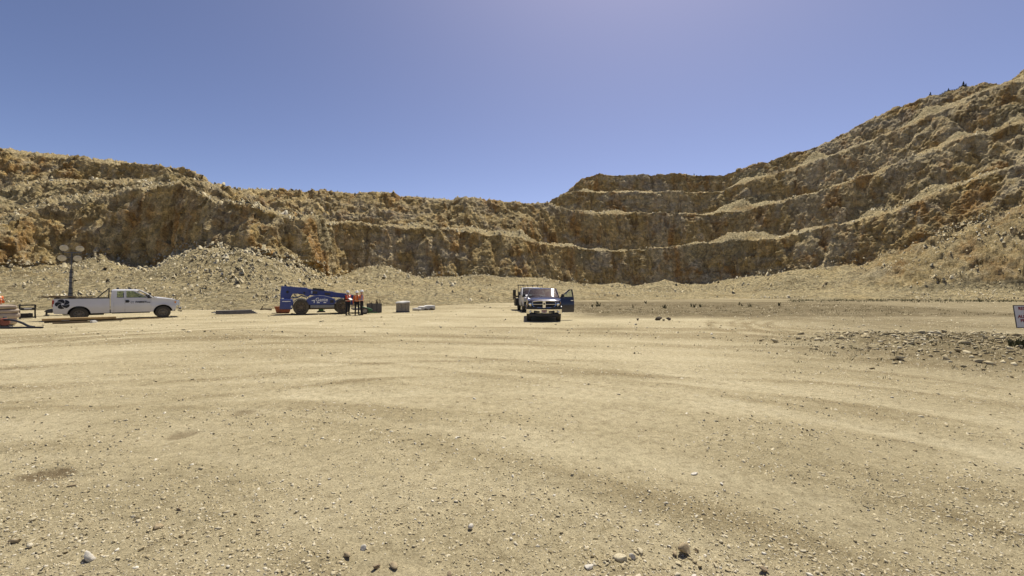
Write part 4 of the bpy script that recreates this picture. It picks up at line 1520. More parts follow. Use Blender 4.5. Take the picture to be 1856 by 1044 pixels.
# timber lying in the box, over the tailgate
lum = empty('lumber_load', (fx, fy, fz), frz)
tag(lum, 'brown boards sticking out over the tailgate of the white pickup', 'lumber')
for k, (x0, x1, yy, zz, tl) in enumerate([(-1.75, 0.3, -0.55, 1.46, 0.02), (-1.55, 0.6, -0.30, 1.45, 0.01), (-1.62, 0.2, -0.05, 1.47, 0.03), (-1.4, 0.7, 0.25, 1.46, 0.0), (-1.2, 0.5, 0.5, 1.46, 0.02), (-1.30, -0.25, -0.45, 1.52, 0.035)]):
    MB().box(((x0 + x1) / 2, yy, zz), (x1 - x0, 0.20, 0.05), rot=(0, tl, 0.02 * (k - 2))).build('board', 'plank_wood' if k in (1, 5) else 'old_wood', lum)
MB().box((-0.30, 0, 1.385), (0.12, 1.7, 0.06)).box((-1.00, 0, 1.385), (0.12, 1.7, 0.06)).build('bearer', 'old_wood', lum)

# ------------------------------------------------------------------ dark pickup, seen head-on with its driver's door open
RAM = dict(W=1.01, belt=1.35, roof=1.91, rocker=0.42, paint='blue_black_paint', wb=3.57, R=0.40, top_k=0.76, cab_rear=0.86, split=1.95, door_front=2.98, nose=4.46, bed_rear=-1.05,
           cowl=3.18, roof_front=2.42, arch=0.49, hood=1.37, hood_front=1.22, glass='wind_glass', rear_win=(1.10, 1.90), tw=0.27, rim='chrome', rear_bumper='chrome', open_door=1, open_angle=math.radians(63),
           power_dome=False, handle='chrome')
rx, ry = P(985.5, 0, 24.1).x, 24.1 + 4.46
ram, rhw = make_pickup('pickup_truck', (rx + 0.18, ry, gz1(rx, 26) + 0.0), math.radians(-92.0), RAM)
tag(ram, 'dark blue pickup with chrome grille facing the camera, one front door wide open', 'truck')
nz = RAM['nose']
# grille: chrome frame, cross bars and centre shield
gf = MB()
def gpt(y_, z_):
    return (nz + 0.005 - 0.10 * (abs(y_) / 0.7) ** 2.2 - 0.10 * (z_ - 0.84), y_, z_ + 0.09)
outl = [(-0.62, 1.06), (-0.30, 1.09), (0.30, 1.09), (0.62, 1.06), (0.68, 0.92), (0.60, 0.76), (0.30, 0.71), (-0.30, 0.71), (-0.60, 0.76), (-0.68, 0.92), (-0.62, 1.06)]
gf.path([gpt(*q) for q in outl], 0.030, 8)
gf.path([gpt(y_, 0.905) for y_ in np.linspace(-0.66, 0.66, 9)], 0.024, 8)
gf.build('grille_frame', 'chrome', ram, smooth=True)
gb = MB().add([(gpt(y_, z_)[0] - 0.03, y_, z_ + 0.09) for y_, z_ in outl[:-1]], [tuple(range(10))])
for zz in np.linspace(0.75, 1.05, 9):
    gb.path([(gpt(y_, zz)[0] - 0.015, y_, zz + 0.09) for y_ in np.linspace(-0.58, 0.58, 7)], 0.006, 5)
gb.build('grille', 'black_plastic', ram)
sh = MB().box((nz + 0.02, 0, 0.99), (0.05, 0.175, 0.42), taper=(1, 1)).build('grille_shield', 'chrome', ram, 0.015)
MB().lathe([(0.055, nz + 0.043), (0.055, nz + 0.055), (0.01, nz + 0.057)], 14, 'X', (0, 0, 1.02)).build('emblem', 'print_black', sh)
for sd in (-1, 1):
    poly = [(0.71, 1.13), (0.955, 1.15), (0.965, 0.87), (0.73, 0.85)]
    hl = MB().add([(nz - 0.09 - 0.22 * (abs(y_) - 0.7) / 0.27 + dx, sd * y_, z_) for dx in (0.0, -0.16) for y_, z_ in poly], [(0, 1, 2, 3), (7, 6, 5, 4), (0, 4, 5, 1), (1, 5, 6, 2), (2, 6, 7, 3), (3, 7, 4, 0)]).build('headlight', 'clear_lens', ram, 0.02)
    MB().lathe([(0.075, nz - 0.12), (0.075, nz - 0.085), (0.05, nz - 0.075), (0.01, nz - 0.078)], 16, 'X', (0, sd * 0.80, 1.0)).build('projector', 'chrome', hl, smooth=True)
    MB().box((nz - 0.24, sd * 0.93, 1.0), (0.14, 0.05, 0.16)).build('turn_signal', 'amber_lens', hl, 0.01)
# black filler under the grille and chrome bumper
MB().grid(lambda u, v: (nz + 0.03 - 0.17 * abs(v * 2 - 1) ** 2.4, (v * 2 - 1) * 0.975, 0.85 - 0.18 * u), 2, 14, (-0.12, 0, 0)).build('bumper_filler', 'black_plastic', ram, smooth=True)
MB().grid(lambda u, v: (nz + 0.13 + 0.012 * math.sin(u * math.pi) - 0.075 * u - 0.20 * abs(v * 2 - 1) ** 2.4, (v * 2 - 1) * 1.0, 0.71 - 0.26 * u), 6, 18, (-0.14, 0, 0)).build('front_bumper', 'chrome', ram, smooth=True)
for sd in (-1, 1):
    MB().box((nz + 0.103, sd * 0.42, 0.565), (0.03, 0.34, 0.10), rot=(0, 0, -sd * 0.08)).build('air_intake', 'black_plastic', ram, 0.015)
for sd in (-1, 1):
    MB().lathe([(0.055, nz + 0.055), (0.055, nz + 0.085), (0.01, nz + 0.09)], 14, 'X', (0, sd * 0.80, 0.565)).build('fog_lamp', 'clear_lens', ram, smooth=True)
lp = MB().box((nz + 0.155, 0, 0.585), (0.012, 0.31, 0.155)).build('license_plate', 'wrap_white', ram, 0.004)
MB().box((nz + 0.163, 0, 0.625), (0.002, 0.29, 0.05)).box((nz + 0.163, 0.0, 0.56), (0.002, 0.20, 0.035)).build('plate_print', 'print_red', lp)
MB().box((nz + 0.02, 0, 0.38), (0.18, 1.72, 0.15)).build('air_dam', 'black_plastic', ram, 0.02)
MB().box((2.34, 0, 1.80), (0.03, 0.22, 0.07)).build('inner_mirror', 'black_plastic', ram, 0.01)

# ------------------------------------------------------------------ white flatbed truck behind it
FLAT = dict(RAM)
FLAT.update(paint='white_paint', open_door=0, bed='flat', roof=2.0, belt=1.36, hood=1.38, hood_front=1.22, rocker=0.48, R=0.42, rim='steel_rim', power_dome=False, cab_rear=1.3, split=2.0, rear_win=(1.52, 1.95), tall_mirror=True, handle='black_plastic', top_k=0.8)
hd = math.radians(-85)
flx, fly = P(958, 0, 38.2).x, 38.2
flat, _ = make_pickup('flatbed_truck', (flx, fly, gz1(flx, 36)), hd, FLAT)
tag(flat, 'white cab truck with a dark stake bed, half hidden behind the dark blue pickup', 'truck')
fb = MB().box((-0.05, 0, 0.98), (2.5, 2.6, 0.12)).box((-0.05, 0.5, 0.84), (2.4, 0.1, 0.2)).box((-0.05, -0.5, 0.84), (2.4, 0.1, 0.2)).build('flat_bed', 'black_steel', flat)
for xx in np.linspace(-1.2, 1.1, 5):
    for sd in (-1, 1):
        MB().box((xx, sd * 1.27, 1.40), (0.05, 0.05, 0.78)).build('stake', 'black_steel', flat)
MB().box((-0.05, -1.27, 1.18), (2.4, 0.03, 0.14)).box((-0.05, 1.27, 1.18), (2.4, 0.03, 0.14)).box((-1.28, 0, 1.18), (0.03, 2.2, 0.14)).build('side_rail', 'old_wood', flat)
MB().box((0.55, -1.08, 0.66), (1.1, 0.44, 0.52)).build('tool_box', 'black_steel', flat, 0.01)
hb = MB()
for yy in np.linspace(-1.05, 1.05, 6):
    hb.box((1.16, yy, 1.60), (0.05, 0.05, 1.14))
hb.box((1.16, 0, 2.19), (0.06, 2.2, 0.07)).box((1.16, 0, 1.6), (0.04, 2.1, 0.06)).box((1.17, 0, 1.35), (0.02, 2.1, 0.5))
hb.build('headboard', 'black_steel', flat)
nf = FLAT['nose']
MB().box((nf - 0.02, 0, 0.98), (0.10, 1.36, 0.42)).build('grille', 'black_plastic', flat, 0.03)
MB().box((nf + 0.02, 0, 0.60), (0.20, 1.90, 0.24)).build('front_bumper', 'dark_grey_metal', flat, 0.04)
for sd in (-1, 1):
    MB().box((nf - 0.10, sd * 0.82, 1.00), (0.20, 0.26, 0.30)).build('headlight', 'clear_lens', flat, 0.03)

# ------------------------------------------------------------------ boom lift
bx = P(572, 0, 33.6)
lrz = math.atan((928 - 572) / FPX) + math.radians(1.5)
lz = gz1(bx.x, 33.6)
lift = empty('boom_lift', (bx.x, 33.6, lz), lrz)
lift.scale = (1.0, 1.0, 1.07)
tag(lift, 'blue boom lift with white lettering and big dusty tyres, boom folded down', 'lift')
for x_ in (-1.02, 1.92):
    for sd in (-1, 1):
        make_wheel(lift, x_, sd * 1.02, 0.54, 0.40, 'brown_rim', 'dusty_rubber', rim_r=0.56)
ch = MB().prism([(-1.5, 0.50), (-0.5, 0.36), (1.5, 0.36), (2.3, 0.52), (2.3, 0.78), (-1.5, 0.78)], -0.78, 0.78)
ch.box((-1.02, 0, 0.54), (0.2, 1.7, 0.2)).box((1.92, 0, 0.54), (0.2, 1.7, 0.2))
ch.build('chassis', 'brown_rim', lift, 0.03)
MB().lathe([(0.55, 0.78), (0.55, 0.9)], 24, 'Z', (0.3, 0, 0)).build('turntable', 'dark_grey_metal', lift)
# engine covers: low arched hoods on both sides
hood = [(-0.62, 0.70), (-0.66, 1.05), (-0.45, 1.20), (-0.18, 1.31), (0.2, 1.37), (0.6, 1.33), (1.0, 1.23), (1.32, 1.10), (1.40, 0.92), (1.30, 0.70)]
for sd in (-1, 1):
    hc = MB().prism(hood, sd * 0.62, sd * 1.16).build('engine_cover', 'lift_blue', lift, 0.05)
    if sd < 0:
        text_part('Genie', 0.36, 'print_white', hc, (-0.04, -1.168, 0.95), (math.radians(90), 0, 0), bold=0.004, sx=1.0)
        MB().box((0.16, -1.166, 0.86), (0.20, 0.006, 0.07)).box((0.62, -1.166, 0.86), (0.18, 0.006, 0.07)).build('decal', 'print_white', hc)
        ar_ = MB().add([(-0.30, -1.168, 1.02), (-0.08, -1.168, 1.06), (-0.10, -1.168, 0.84), (-0.16, -1.168, 0.84), (-0.15, -1.168, 0.98), (-0.30, -1.168, 0.97)], [(0, 1, 2, 3, 4, 5)]).build('arrow_mark', 'print_white', hc)
        MB().box((1.12, -1.163, 0.93), (0.26, 0.006, 0.20)).build('vent', 'black_plastic', hc)
        MB().path([(x_, -1.15, z_ + 0.012) for x_, z_ in hood[1:9]], 0.018, 6).build('edge_trim', 'galvanized', hc)
        MB().box((0.45, -1.0, 0.58), (1.7, 0.3, 0.22)).build('side_skirt', 'grey_metal', hc, 0.02)
# counterweight and the end of the riser, at the left
cw = MB().prism([(-2.45, 0.42), (-1.62, 0.40), (-1.56, 0.80), (-1.60, 1.10), (-2.42, 1.15)], -1.10, 1.10).build('counterweight', 'lift_blue', lift, 0.05)
MB().box((-2.0, -1.115, 0.97), (0.56, 0.02, 0.05)).box((-2.24, -1.115, 1.17), (0.14, 0.02, 0.06)).build('decal', 'print_white', cw)
MB().box((-1.66, -1.108, 0.60), (0.10, 0.012, 0.14)).build('lamp', 'clear_lens', cw)
for sd in (-1, 1):
    MB().prism([(-2.42, 1.10), (-1.75, 1.10), (-1.70, 1.30), (-1.62, 1.48), (-1.0, 1.50), (-0.55, 1.25), (-0.35, 1.45), (-0.6, 1.92), (-2.36, 2.04), (-2.42, 1.6)], sd * 0.36, sd * 0.50).build('riser', 'lift_blue', lift, 0.02)
MB().tube((-1.95, -0.56, 1.62), (-1.95, 0.56, 1.62), 0.09).tube((-0.8, -0.54, 1.55), (-0.8, 0.54, 1.55), 0.07).build('pivot_pin', 'black_steel', lift)
MB().path([(-1.7, -0.40, 1.20), (-1.3, -0.42, 1.22), (-1.0, -0.42, 1.36), (-0.62, -0.42, 1.22)], 0.05, 8).build('lift_cylinder', 'galvanized', lift)
def sloped(x0, z0, x1, z1, h, y_, name, mat, par):
    L_ = math.hypot(x1 - x0, z1 - z0)
    a = -math.atan2(z1 - z0, x1 - x0)
    return MB().box(((x0 + x1) / 2, y_, (z0 + z1) / 2), (L_, 0.44 if name == 'boom' else h * 0.9, h), rot=(0, a, 0)).build(name, mat, par, 0.02)
bo = sloped(-2.30, 1.81, 1.30, 1.42, 0.44, 0, 'boom', 'lift_blue', lift)
sloped(1.2, 1.42, 2.25, 1.31, 0.36, 0, 'boom_extension', 'lift_blue', lift)
sloped(2.2, 1.31, 2.62, 1.27, 0.28, 0, 'inner_boom', 'galvanized', lift)
MB().prism([(2.5, 1.42), (2.85, 1.36), (2.95, 1.0), (2.7, 0.62), (2.55, 0.62), (2.62, 1.0)], -0.2, 0.2).build('boom_head', 'lift_blue', lift, 0.02)
cb = MB().box((0.2, -0.28, 1.80), (0.85, 0.14, 0.12), rot=(0, 0.108, 0))
for k in range(7):
    cb.box((-0.15 + k * 0.12, -0.28, 1.88 - k * 0.013), (0.05, 0.16, 0.08), rot=(0, 0.108, 0))
cb.build('cable_track', 'black_plastic', bo)
MB().box((-0.28, -0.226, 1.60), (0.10, 0.01, 0.20), rot=(0, 0.108, 0)).build('decal', 'print_white', bo)
MB().box((-0.05, -0.226, 1.57), (0.34, 0.008, 0.20), rot=(0, 0.108, 0)).build('dark_panel', 'brown_rim', bo)
MB().box((0.85, -0.226, 1.47), (0.4, 0.008, 0.16), rot=(0, 0.108, 0)).build('dark_panel', 'brown_rim', bo)
# wing edges over the tyres
for x_ in (-1.02, 1.92):
    MB().path([(x_ + 0.62 * math.cos(a), -1.10, 0.54 + 0.62 * math.sin(a)) for a in np.linspace(0.7, 2.6, 10)], 0.03, 6).build('fender', 'galvanized', lift, smooth=True)
# platform at the boom's end
pb = MB()
for xx in (2.75, 3.45):
    for yy in (-0.9, 0, 0.9):
        pb.tube((xx, yy, 0.3), (xx, yy, 1.05), 0.025, n=6)
for zz in (0.65, 1.05):
    pb.path([(2.75, -0.9, zz), (3.45, -0.9, zz), (3.45, 0.9, zz), (2.75, 0.9, zz), (2.75, -0.9, zz)], 0.024, 6)
pl_ = pb.build('platform_rail', 'black_steel', lift)
MB().box((3.1, 0, 0.30), (0.76, 1.86, 0.07)).build('platform_floor', 'dark_grey_metal', lift)
MB().box((2.85, 0.2, 0.9), (0.16, 0.4, 0.26)).build('control_box', 'black_plastic', lift, 0.02)
# ------------------------------------------------------------------ people
def capsule_mesh(bm, p0, p1, r0, r1, seg=12):
    p0, p1 = Vector(p0), Vector(p1)
    d = p1 - p0
    q = d.to_track_quat('Z', 'Y').to_matrix().to_4x4() if d.length > 1e-6 else Matrix.Identity(4)
    rings = []
    for k in range(4):
        a = math.pi / 2 * (k / 4) - math.pi / 2
        rings.append((r0 * math.cos(a), r0 * math.sin(a)))
    rings.append((r0, 0))
    rings.append((r1, d.length))
    for k in range(1, 5):
        a = math.pi / 2 * (k / 4)
        rings.append((r1 * math.cos(a), d.length + r1 * math.sin(a)))
    m = Matrix.Translation(p0) @ q
    vr = []
    for (r, h) in rings[1:-1]:
        vr.append([bm.verts.new(m @ Vector((r * math.cos(2 * math.pi * j / seg), r * math.sin(2 * math.pi * j / seg), h))) for j in range(seg)])
    v0 = bm.verts.new(m @ Vector((0, 0, rings[0][1])))
    v1 = bm.verts.new(m @ Vector((0, 0, rings[-1][1])))
    for a, b in zip(vr[:-1], vr[1:]):
        for j in range(seg):
            bm.faces.new((a[j], a[(j + 1) % seg], b[(j + 1) % seg], b[j]))
    for j in range(seg):
        bm.faces.new((v0, vr[0][(j + 1) % seg], vr[0][j]))
        bm.faces.new((v1, vr[-1][j], vr[-1][(j + 1) % seg]))


def person(loc, rz, scale, pose, shirt, vest, label, face_turn=0.0, lean=0.0, group=None):
    """faces -y at rz = 0; pose gives elbows and wrists for the left (+x) and right (-x) arm"""
    cap = []
    def C(p0, p1, r0, r1, lab):
        cap.append((Vector(p0), Vector(p1), r0, r1, lab))
    # torso, neck, head
    C((-.085, 0, .96), (.085, 0, .96), .115, .115, 'trousers')
    C((-.065, 0, 1.10), (.065, 0, 1.10), .110, .110, 'shirt')
    C((-.085, -.005, 1.26), (.085, -.005, 1.26), .118, .118, 'shirt')
    C((-.12, .0, 1.38), (.12, .0, 1.38), .095, .095, 'shirt')
    C((0, .005, 1.0), (0, 0, 1.38), .11, .11, 'shirt')
    C((-.185, .005, 1.425), (.185, .005, 1.425), .062, .062, 'shirt')
    C((0, .01, 1.42), (0, 0, 1.56), .056, .052, 'skin')
    ft = face_turn
    def H(x_, y_, z_):
        return (x_ * math.cos(ft) - y_ * math.sin(ft), x_ * math.sin(ft) + y_ * math.cos(ft), z_)
    C(H(0, .012, 1.655), H(0, .012, 1.67), .088, .088, 'skin')
    C(H(0, -.02, 1.60), H(0, -.035, 1.585), .064, .05, 'skin')
    C(H(0, -.085, 1.652), H(0, -.103, 1.622), .010, .016, 'skin')
    for s in (-1, 1):
        C(H(s * .085, .012, 1.66), H(s * .088, .018, 1.62), .017, .013, 'skin')
    # legs
    lg = pose.get('legs', {1: (.02, -.01), -1: (-.01, .01)})
    for s in (-1, 1):
        dy, dx = lg[s]
        hip, knee, ank = (s * .092, 0, .93), (s * (.105 + dx), -.03 + dy * .5, .50), (s * (.115 + dx), .02 + dy, .10)
        C(hip, knee, .092, .062, 'trousers')
        C(knee, ank, .062, .046, 'trousers')
        C(ank, (s * (.12 + dx), .03 + dy, .05), .05, .045, 'boots')
        C((s * (.12 + dx), .04 + dy, .045), (s * (.135 + dx), -.15 + dy, .04), .045, .038, 'boots')
    # arms and hands
    for s in (-1, 1):
        el, wr, fd = [Vector(v) for v in pose['L' if s > 0 else 'R']]
        sh = Vector((s * .195, .005, 1.42))
        C(sh, el, .056, .044, 'sleeve')
        C(el, wr, .044, .031, 'sleeve')
        fd = fd.normalized()
        side = fd.cross(Vector((0, -1, 0.35)))
        if side.length < 1e-3:
            side = Vector((1, 0, 0))
        side.normalize()
        nrm = side.cross(fd)
        palm = wr + fd * .085
        C(wr, wr + fd * .02, .029, .028, 'skin')
        for k in (-1, 0, 1):
            C(wr + fd * .02 + side * k * .016, palm + side * k * .022, .017, .015, 'skin')
        for k, ln in ((-1.5, .06), (-.5, .075), (.5, .08), (1.5, .07)):
            b = palm + side * k * .021
            m1 = b + fd * ln * .5 - nrm * .008
            C(b, m1, .0095, .0088, 'skin')
            C(m1, m1 + fd * ln * .4 - nrm * ln * .35, .0088, .0075, 'skin')
        tb = wr + fd * .03 - side * .028
        C(tb, tb + fd * .035 - side * .03, .012, .010, 'skin')
        C(tb + fd * .035 - side * .03, tb + fd * .065 - side * .035, .010, .008, 'skin')
    bm = bmesh.new()
    for p0, p1, r0, r1, lab in cap:
        capsule_mesh(bm, p0, p1, r0, r1)
    me_ = bpy.data.meshes.new('tmp_body')
    bm.to_mesh(me_)
    bm.free()
    tmp = bpy.data.objects.new('tmp_body', me_)
    COL.objects.link(tmp)
    rm = tmp.modifiers.new('r', 'REMESH')
    rm.mode = 'VOXEL'
    rm.voxel_size = 0.0105
    smo = tmp.modifiers.new('s', 'SMOOTH')
    smo.iterations = 2
    dc = tmp.modifiers.new('d', 'DECIMATE')
    dc.ratio = 0.22
    dg = bpy.context.evaluated_depsgraph_get()
    body = bpy.data.meshes.new_from_object(tmp.evaluated_get(dg))
    bpy.data.objects.remove(tmp)
    # clothing by nearest limb
    nf_ = len(body.polygons)
    cen = np.empty(nf_ * 3, np.float32)
    body.polygons.foreach_get('center', cen)
    cen = cen.reshape(-1, 3).astype(float)
    best = np.full(nf_, 1e9)
    lab_i = np.zeros(nf_, np.int32)
    labs = ['skin', 'trousers', 'boots', 'shirt', 'sleeve']
    for p0, p1, r0, r1, lab in cap:
        a, b = np.array(p0), np.array(p1)
        ab = b - a
        t_ = np.clip(((cen - a) @ ab) / max(ab @ ab, 1e-9), 0, 1)
        dd = np.linalg.norm(cen - a - t_[:, None] * ab, axis=1) - (r0 + (r1 - r0) * t_)
        m_ = dd < best
        best[m_] = dd[m_]
        lab_i[m_] = labs.index(lab)
    root = empty('person', loc, rz)
    root.scale = (scale,) * 3
    root.rotation_euler = (lean, 0, rz)
    tag(root, label, 'person', group)
    bo_ = link('body', body, ['skin', 'trousers', 'boots', shirt, shirt], root)
    body.polygons.foreach_set('material_index', lab_i)
    body.polygons.foreach_set('use_smooth', np.ones(nf_, bool))
    # vest: shell over the torso
    vest_f = np.nonzero((lab_i == 3) & (cen[:, 2] > 0.98) & (cen[:, 2] < 1.50) & (np.abs(cen[:, 0]) < 0.215))[0]
    vn = np.empty(len(body.vertices) * 3, np.float32)
    body.vertices.foreach_get('normal', vn)
    vn = vn.reshape(-1, 3)
    co_ = np.empty(len(body.vertices) * 3, np.float32)
    body.vertices.foreach_get('co', co_)
    co_ = co_.reshape(-1, 3)
    mp, vv, ff, mi = {}, [], [], []
    for fi in vest_f:
        ids = []
        for vi in body.polygons[int(fi)].vertices:
            if vi not in mp:
                mp[vi] = len(vv)
                vv.append(tuple(co_[vi] + vn[vi] * 0.014))
            ids.append(mp[vi])
        ff.append(tuple(ids))
        c_ = cen[fi]
        stripe = (1.07 < c_[2] < 1.10) or (c_[2] > 1.12 and 0.085 < abs(c_[0]) < 0.105)
        mi.append(1 if stripe else 0)
    vm = bpy.data.meshes.new('vest')
    vm.from_pydata(vv, [], ff)
    vo = link('safety_vest', vm, [vest, 'hivis_stripe'], root)
    vm.polygons.foreach_set('material_index', np.array(mi, np.int32))
    so = vo.modifiers.new('thick', 'SOLIDIFY')
    so.thickness = 0.008
    # hard hat with brim
    hh = MB()
    prof = [(.118, 0), (.120, .02), (.115, .055), (.098, .095), (.066, .122), (.03, .134), (.005, .136)]
    hh.lathe(prof, 20, 'Z', (0, 0, 0))
    hh.lathe([(.112, -.004), (.150, -.010), (.152, -.004), (.118, .008)], 20, 'Z', (0, 0, 0), closed=True)
    hh.grid(lambda u, v: ((v - .5) * .16, -.10 - u * .085 * (1 - (2 * v - 1) ** 2 * .6), .004 - u * .02), 3, 8, (0, 0, .008))
    hh.box((0, 0, .118), (.03, .16, .04))
    h_o = hh.build('hard_hat', 'helmet_white', root, smooth=True)
    h_o.location = H(0, .012, 1.70)
    h_o.rotation_euler = (0, 0, ft)
    # hair under the hat, eyes, mouth
    hr_ = MB().lathe([(.090, 0), (.093, .03), (.09, .06)], 16, 'Z')
    h_ = hr_.build('hair', 'hair_brown', root)
    h_.location = H(0, .022, 1.655)
    ey = MB()
    for s in (-1, 1):
        q = H(s * .032, -.072, 1.662)
        ey.lathe([(.002, -.010), (.010, -.005), (.012, 0), (.010, .005), (.002, .010)], 8, 'Z', q)
    ey.build('eyes', 'print_black', root)
    q = H(0, -.082, 1.592)
    MB().box(q, (.045, .012, .008), rot=(0, 0, ft)).build('mouth', 'print_red', root)
    return root


def stand(px, Y):
    x_ = (px - CX) / FPX * Y
    return (x_, Y, gz1(x_, Y) + 0.0)


folded = dict(L=[(.26, -.02, 1.14), (.06, -.19, 1.18), (-1, -.3, .1)], R=[(-.26, -.02, 1.14), (-.04, -.20, 1.14), (1, -.3, .15)])
holding = dict(L=[(.25, .03, 1.13), (.12, -.22, 1.17), (-.6, -.8, .15)], R=[(-.25, .03, 1.13), (-.10, -.22, 1.16), (.7, -.7, .1)])
hanging = dict(L=[(.27, .03, 1.13), (.27, -.05, .88), (0, -.1, -1)], R=[(-.27, .03, 1.13), (-.28, -.06, .88), (0, -.1, -1)], legs={1: (.10, .02), -1: (-.08, .02)})
phone = dict(L=[(.25, .02, 1.12), (.17, -.21, 1.22), (-.4, -.5, .6)], R=[(-.27, .03, 1.13), (-.24, -.10, .90), (.2, -.2, -1)], legs={1: (-.04, .04), -1: (.05, .04)})
p1 = person(stand(630.5, 31.6), math.radians(52), 1.015, holding, 'dark_shirt', 'hivis_red', 'person in a red vest and white hard hat holding papers by the boom lift wheel', face_turn=0.1)
p2 = person(stand(647.0, 32.0), math.radians(30), 1.0, hanging, 'hivis_orange', 'hivis_orange', 'person in a long sleeved orange shirt, left of the pair in hard hats', face_turn=-0.3)
p3 = person(stand(655.5, 31.8), math.radians(-62), 1.035, folded, 'blue_shirt', 'hivis_orange', 'person in an orange vest over blue grey sleeves with folded arms', face_turn=0.1)
p4 = person(stand(-4.5, 25.0), math.radians(75), 1.02, phone, 'hivis_orange', 'hivis_orange', 'person in orange work clothes cut off by the left picture edge', face_turn=0.2)
# papers in the hands of the first person
pp = MB().box((0, 0, 0), (.22, .012, .29), rot=(math.radians(-62), 0, 0))
pap = pp.build('clipboard', 'paper')
a_ = p1.matrix_basis @ Vector((.02, -.32, 1.20))
pap.location = a_
pap.rotation_euler = (0, 0, math.radians(52))
tag(pap, 'white papers held by the person in the red vest', 'papers')
# ------------------------------------------------------------------ small things on the quarry floor
def at(px, Y, dz=0.0):
    x_ = (px - CX) / FPX * Y
    return (x_, Y, gz1(x_, Y) + dz)


def facing(px):
    """rotation that turns a thing's -y side to the camera"""
    return math.atan((CX - px) / FPX)


# light mast on its little trailer, behind the white truck
lt = empty('light_tower', at(127, 32.2), facing(127))
tag(lt, 'grey mobile light mast with four round floodlights behind the white pickup', 'light mast')
MB().box((0, 0, 0.62), (1.7, 0.95, 0.60)).build('engine_box', 'dark_grey_metal', lt, 0.03)
fr = MB().box((0, 0, 0.30), (2.2, 0.12, 0.08)).box((0, 0.4, 0.30), (2.0, 0.08, 0.08)).box((0, -0.4, 0.30), (2.0, 0.08, 0.08)).box((1.3, 0, 0.30), (0.8, 0.08, 0.08))
fr.build('trailer_frame', 'black_steel', lt)
for sd in (-1, 1):
    make_wheel(lt, 0.1, sd * 0.62, 0.28, 0.18, 'steel_rim')
MB().tube((0, -0.1, 0.3), (0.02, -0.1, 2.0), 0.115, 0.105, 12).build('mast', 'galvanized_dark', lt)
MB().tube((0.02, -0.1, 1.95), (0.05, -0.1, 3.4), 0.085, 0.08, 12).build('mast', 'galvanized_dark', lt)
MB().tube((0.05, -0.1, 3.35), (0.10, -0.1, 4.75), 0.04, 0.035, 10).build('mast', 'galvanized_dark', lt)
for zz in (1.2, 1.6, 2.0, 2.4, 2.8, 3.2, 3.4):
    MB().lathe([(0.125, zz), (0.125, zz + 0.05)], 12, 'Z', (0.015 + zz * 0.008, -0.1, 0)).build('collar', 'black_steel', lt)
MB().box((0.06, -0.12, 1.36), (0.5, 0.2, 0.12)).build('winch', 'black_steel', lt)
MB().path([(0.14, -0.22, 1.3), (0.15, -0.2, 2.4), (0.16, -0.18, 3.4), (0.12, -0.16, 4.6)], 0.015, 6).build('cable', 'black_plastic', lt)
MB().box((0.10, -0.1, 4.72), (1.05, 0.06, 0.06)).box((0.10, -0.1, 4.52), (0.05, 0.05, 0.5)).box((0.10, -0.1, 4.34), (0.9, 0.05, 0.05)).build('crossbar', 'galvanized_dark', lt)
for (lx, lz_, tz) in ((-0.32, 5.02, 0.30), (0.52, 5.02, 0.45), (-0.42, 4.26, 0.42), (0.40, 4.27, 0.36)):
    lm = empty('floodlight', (lx, -0.22, lz_), 0, lt)
    lm.rotation_euler = (tz, 0.12, 0)
    MB().lathe([(0.09, 0.34), (0.12, 0.26), (0.20, 0.12), (0.245, 0.0), (0.235, -0.005)], 20, 'Y').build('reflector', 'galvanized', lm, smooth=True)
    MB().lathe([(0.232, -0.012), (0.15, -0.035), (0.02, -0.045)], 20, 'Y').build('lens', 'lamp_glass', lm, smooth=True)
    MB().box((0, 0.2, -0.16), (0.05, 0.05, 0.34)).build('bracket', 'black_steel', lm)
for (ox, oy) in ((-1.2, -0.9), (1.2, -0.9), (-1.2, 0.9), (1.2, 0.9)):
    MB().box((ox * 0.7, oy * 0.6, 0.34), (abs(ox) * 0.9, 0.06, 0.06), rot=(0, 0, math.atan2(oy, ox))).box((ox, oy, 0.2), (0.06, 0.06, 0.4)).box((ox, oy, 0.02), (0.25, 0.25, 0.04)).build('outrigger', 'black_steel', lt)

# long beams in front of the white truck
lb = empty('timber_stack', at(150, 25.3), math.radians(42))
tag(lb, 'long brown timber beams stacked on the ground in front of the white pickup', 'timber')
for (x0, x1, yy, zz, w_, h_, m_) in ((-1.62, 1.45, -0.10, 0.20, 0.28, 0.11, 'plank_wood'), (-1.45, 0.9, 0.22, 0.20, 0.24, 0.11, 'plank_wood'), (-1.55, 0.2, 0.06, 0.055, 0.16, 0.10, 'old_wood'), (0.5, 1.75, 0.05, 0.07, 0.30, 0.12, 'old_wood')):
    MB().box(((x0 + x1) / 2, yy, zz), (x1 - x0, w_, h_), rot=(0, 0, 0.015)).build('beam', m_, lb, 0.008)
bd = MB().box((0, 0, 0.05), (1.55, 0.16, 0.09)).build('timber', 'old_wood', None, 0.008)
bd.location = at(132, 23.9)
bd.rotation_euler = (0, 0, math.radians(44))
tag(bd, 'single dark beam lying in front of the long timber stack', 'timber')
pl2 = MB().box((0, 0, 0.02), (2.6, 0.20, 0.035)).build('plank', 'plank_wood', None)
pl2.location = at(245, 27.6)
pl2.rotation_euler = (0, 0, math.radians(38))
tag(pl2, 'thin flat plank on the ground near the front wheel of the white pickup', 'plank')
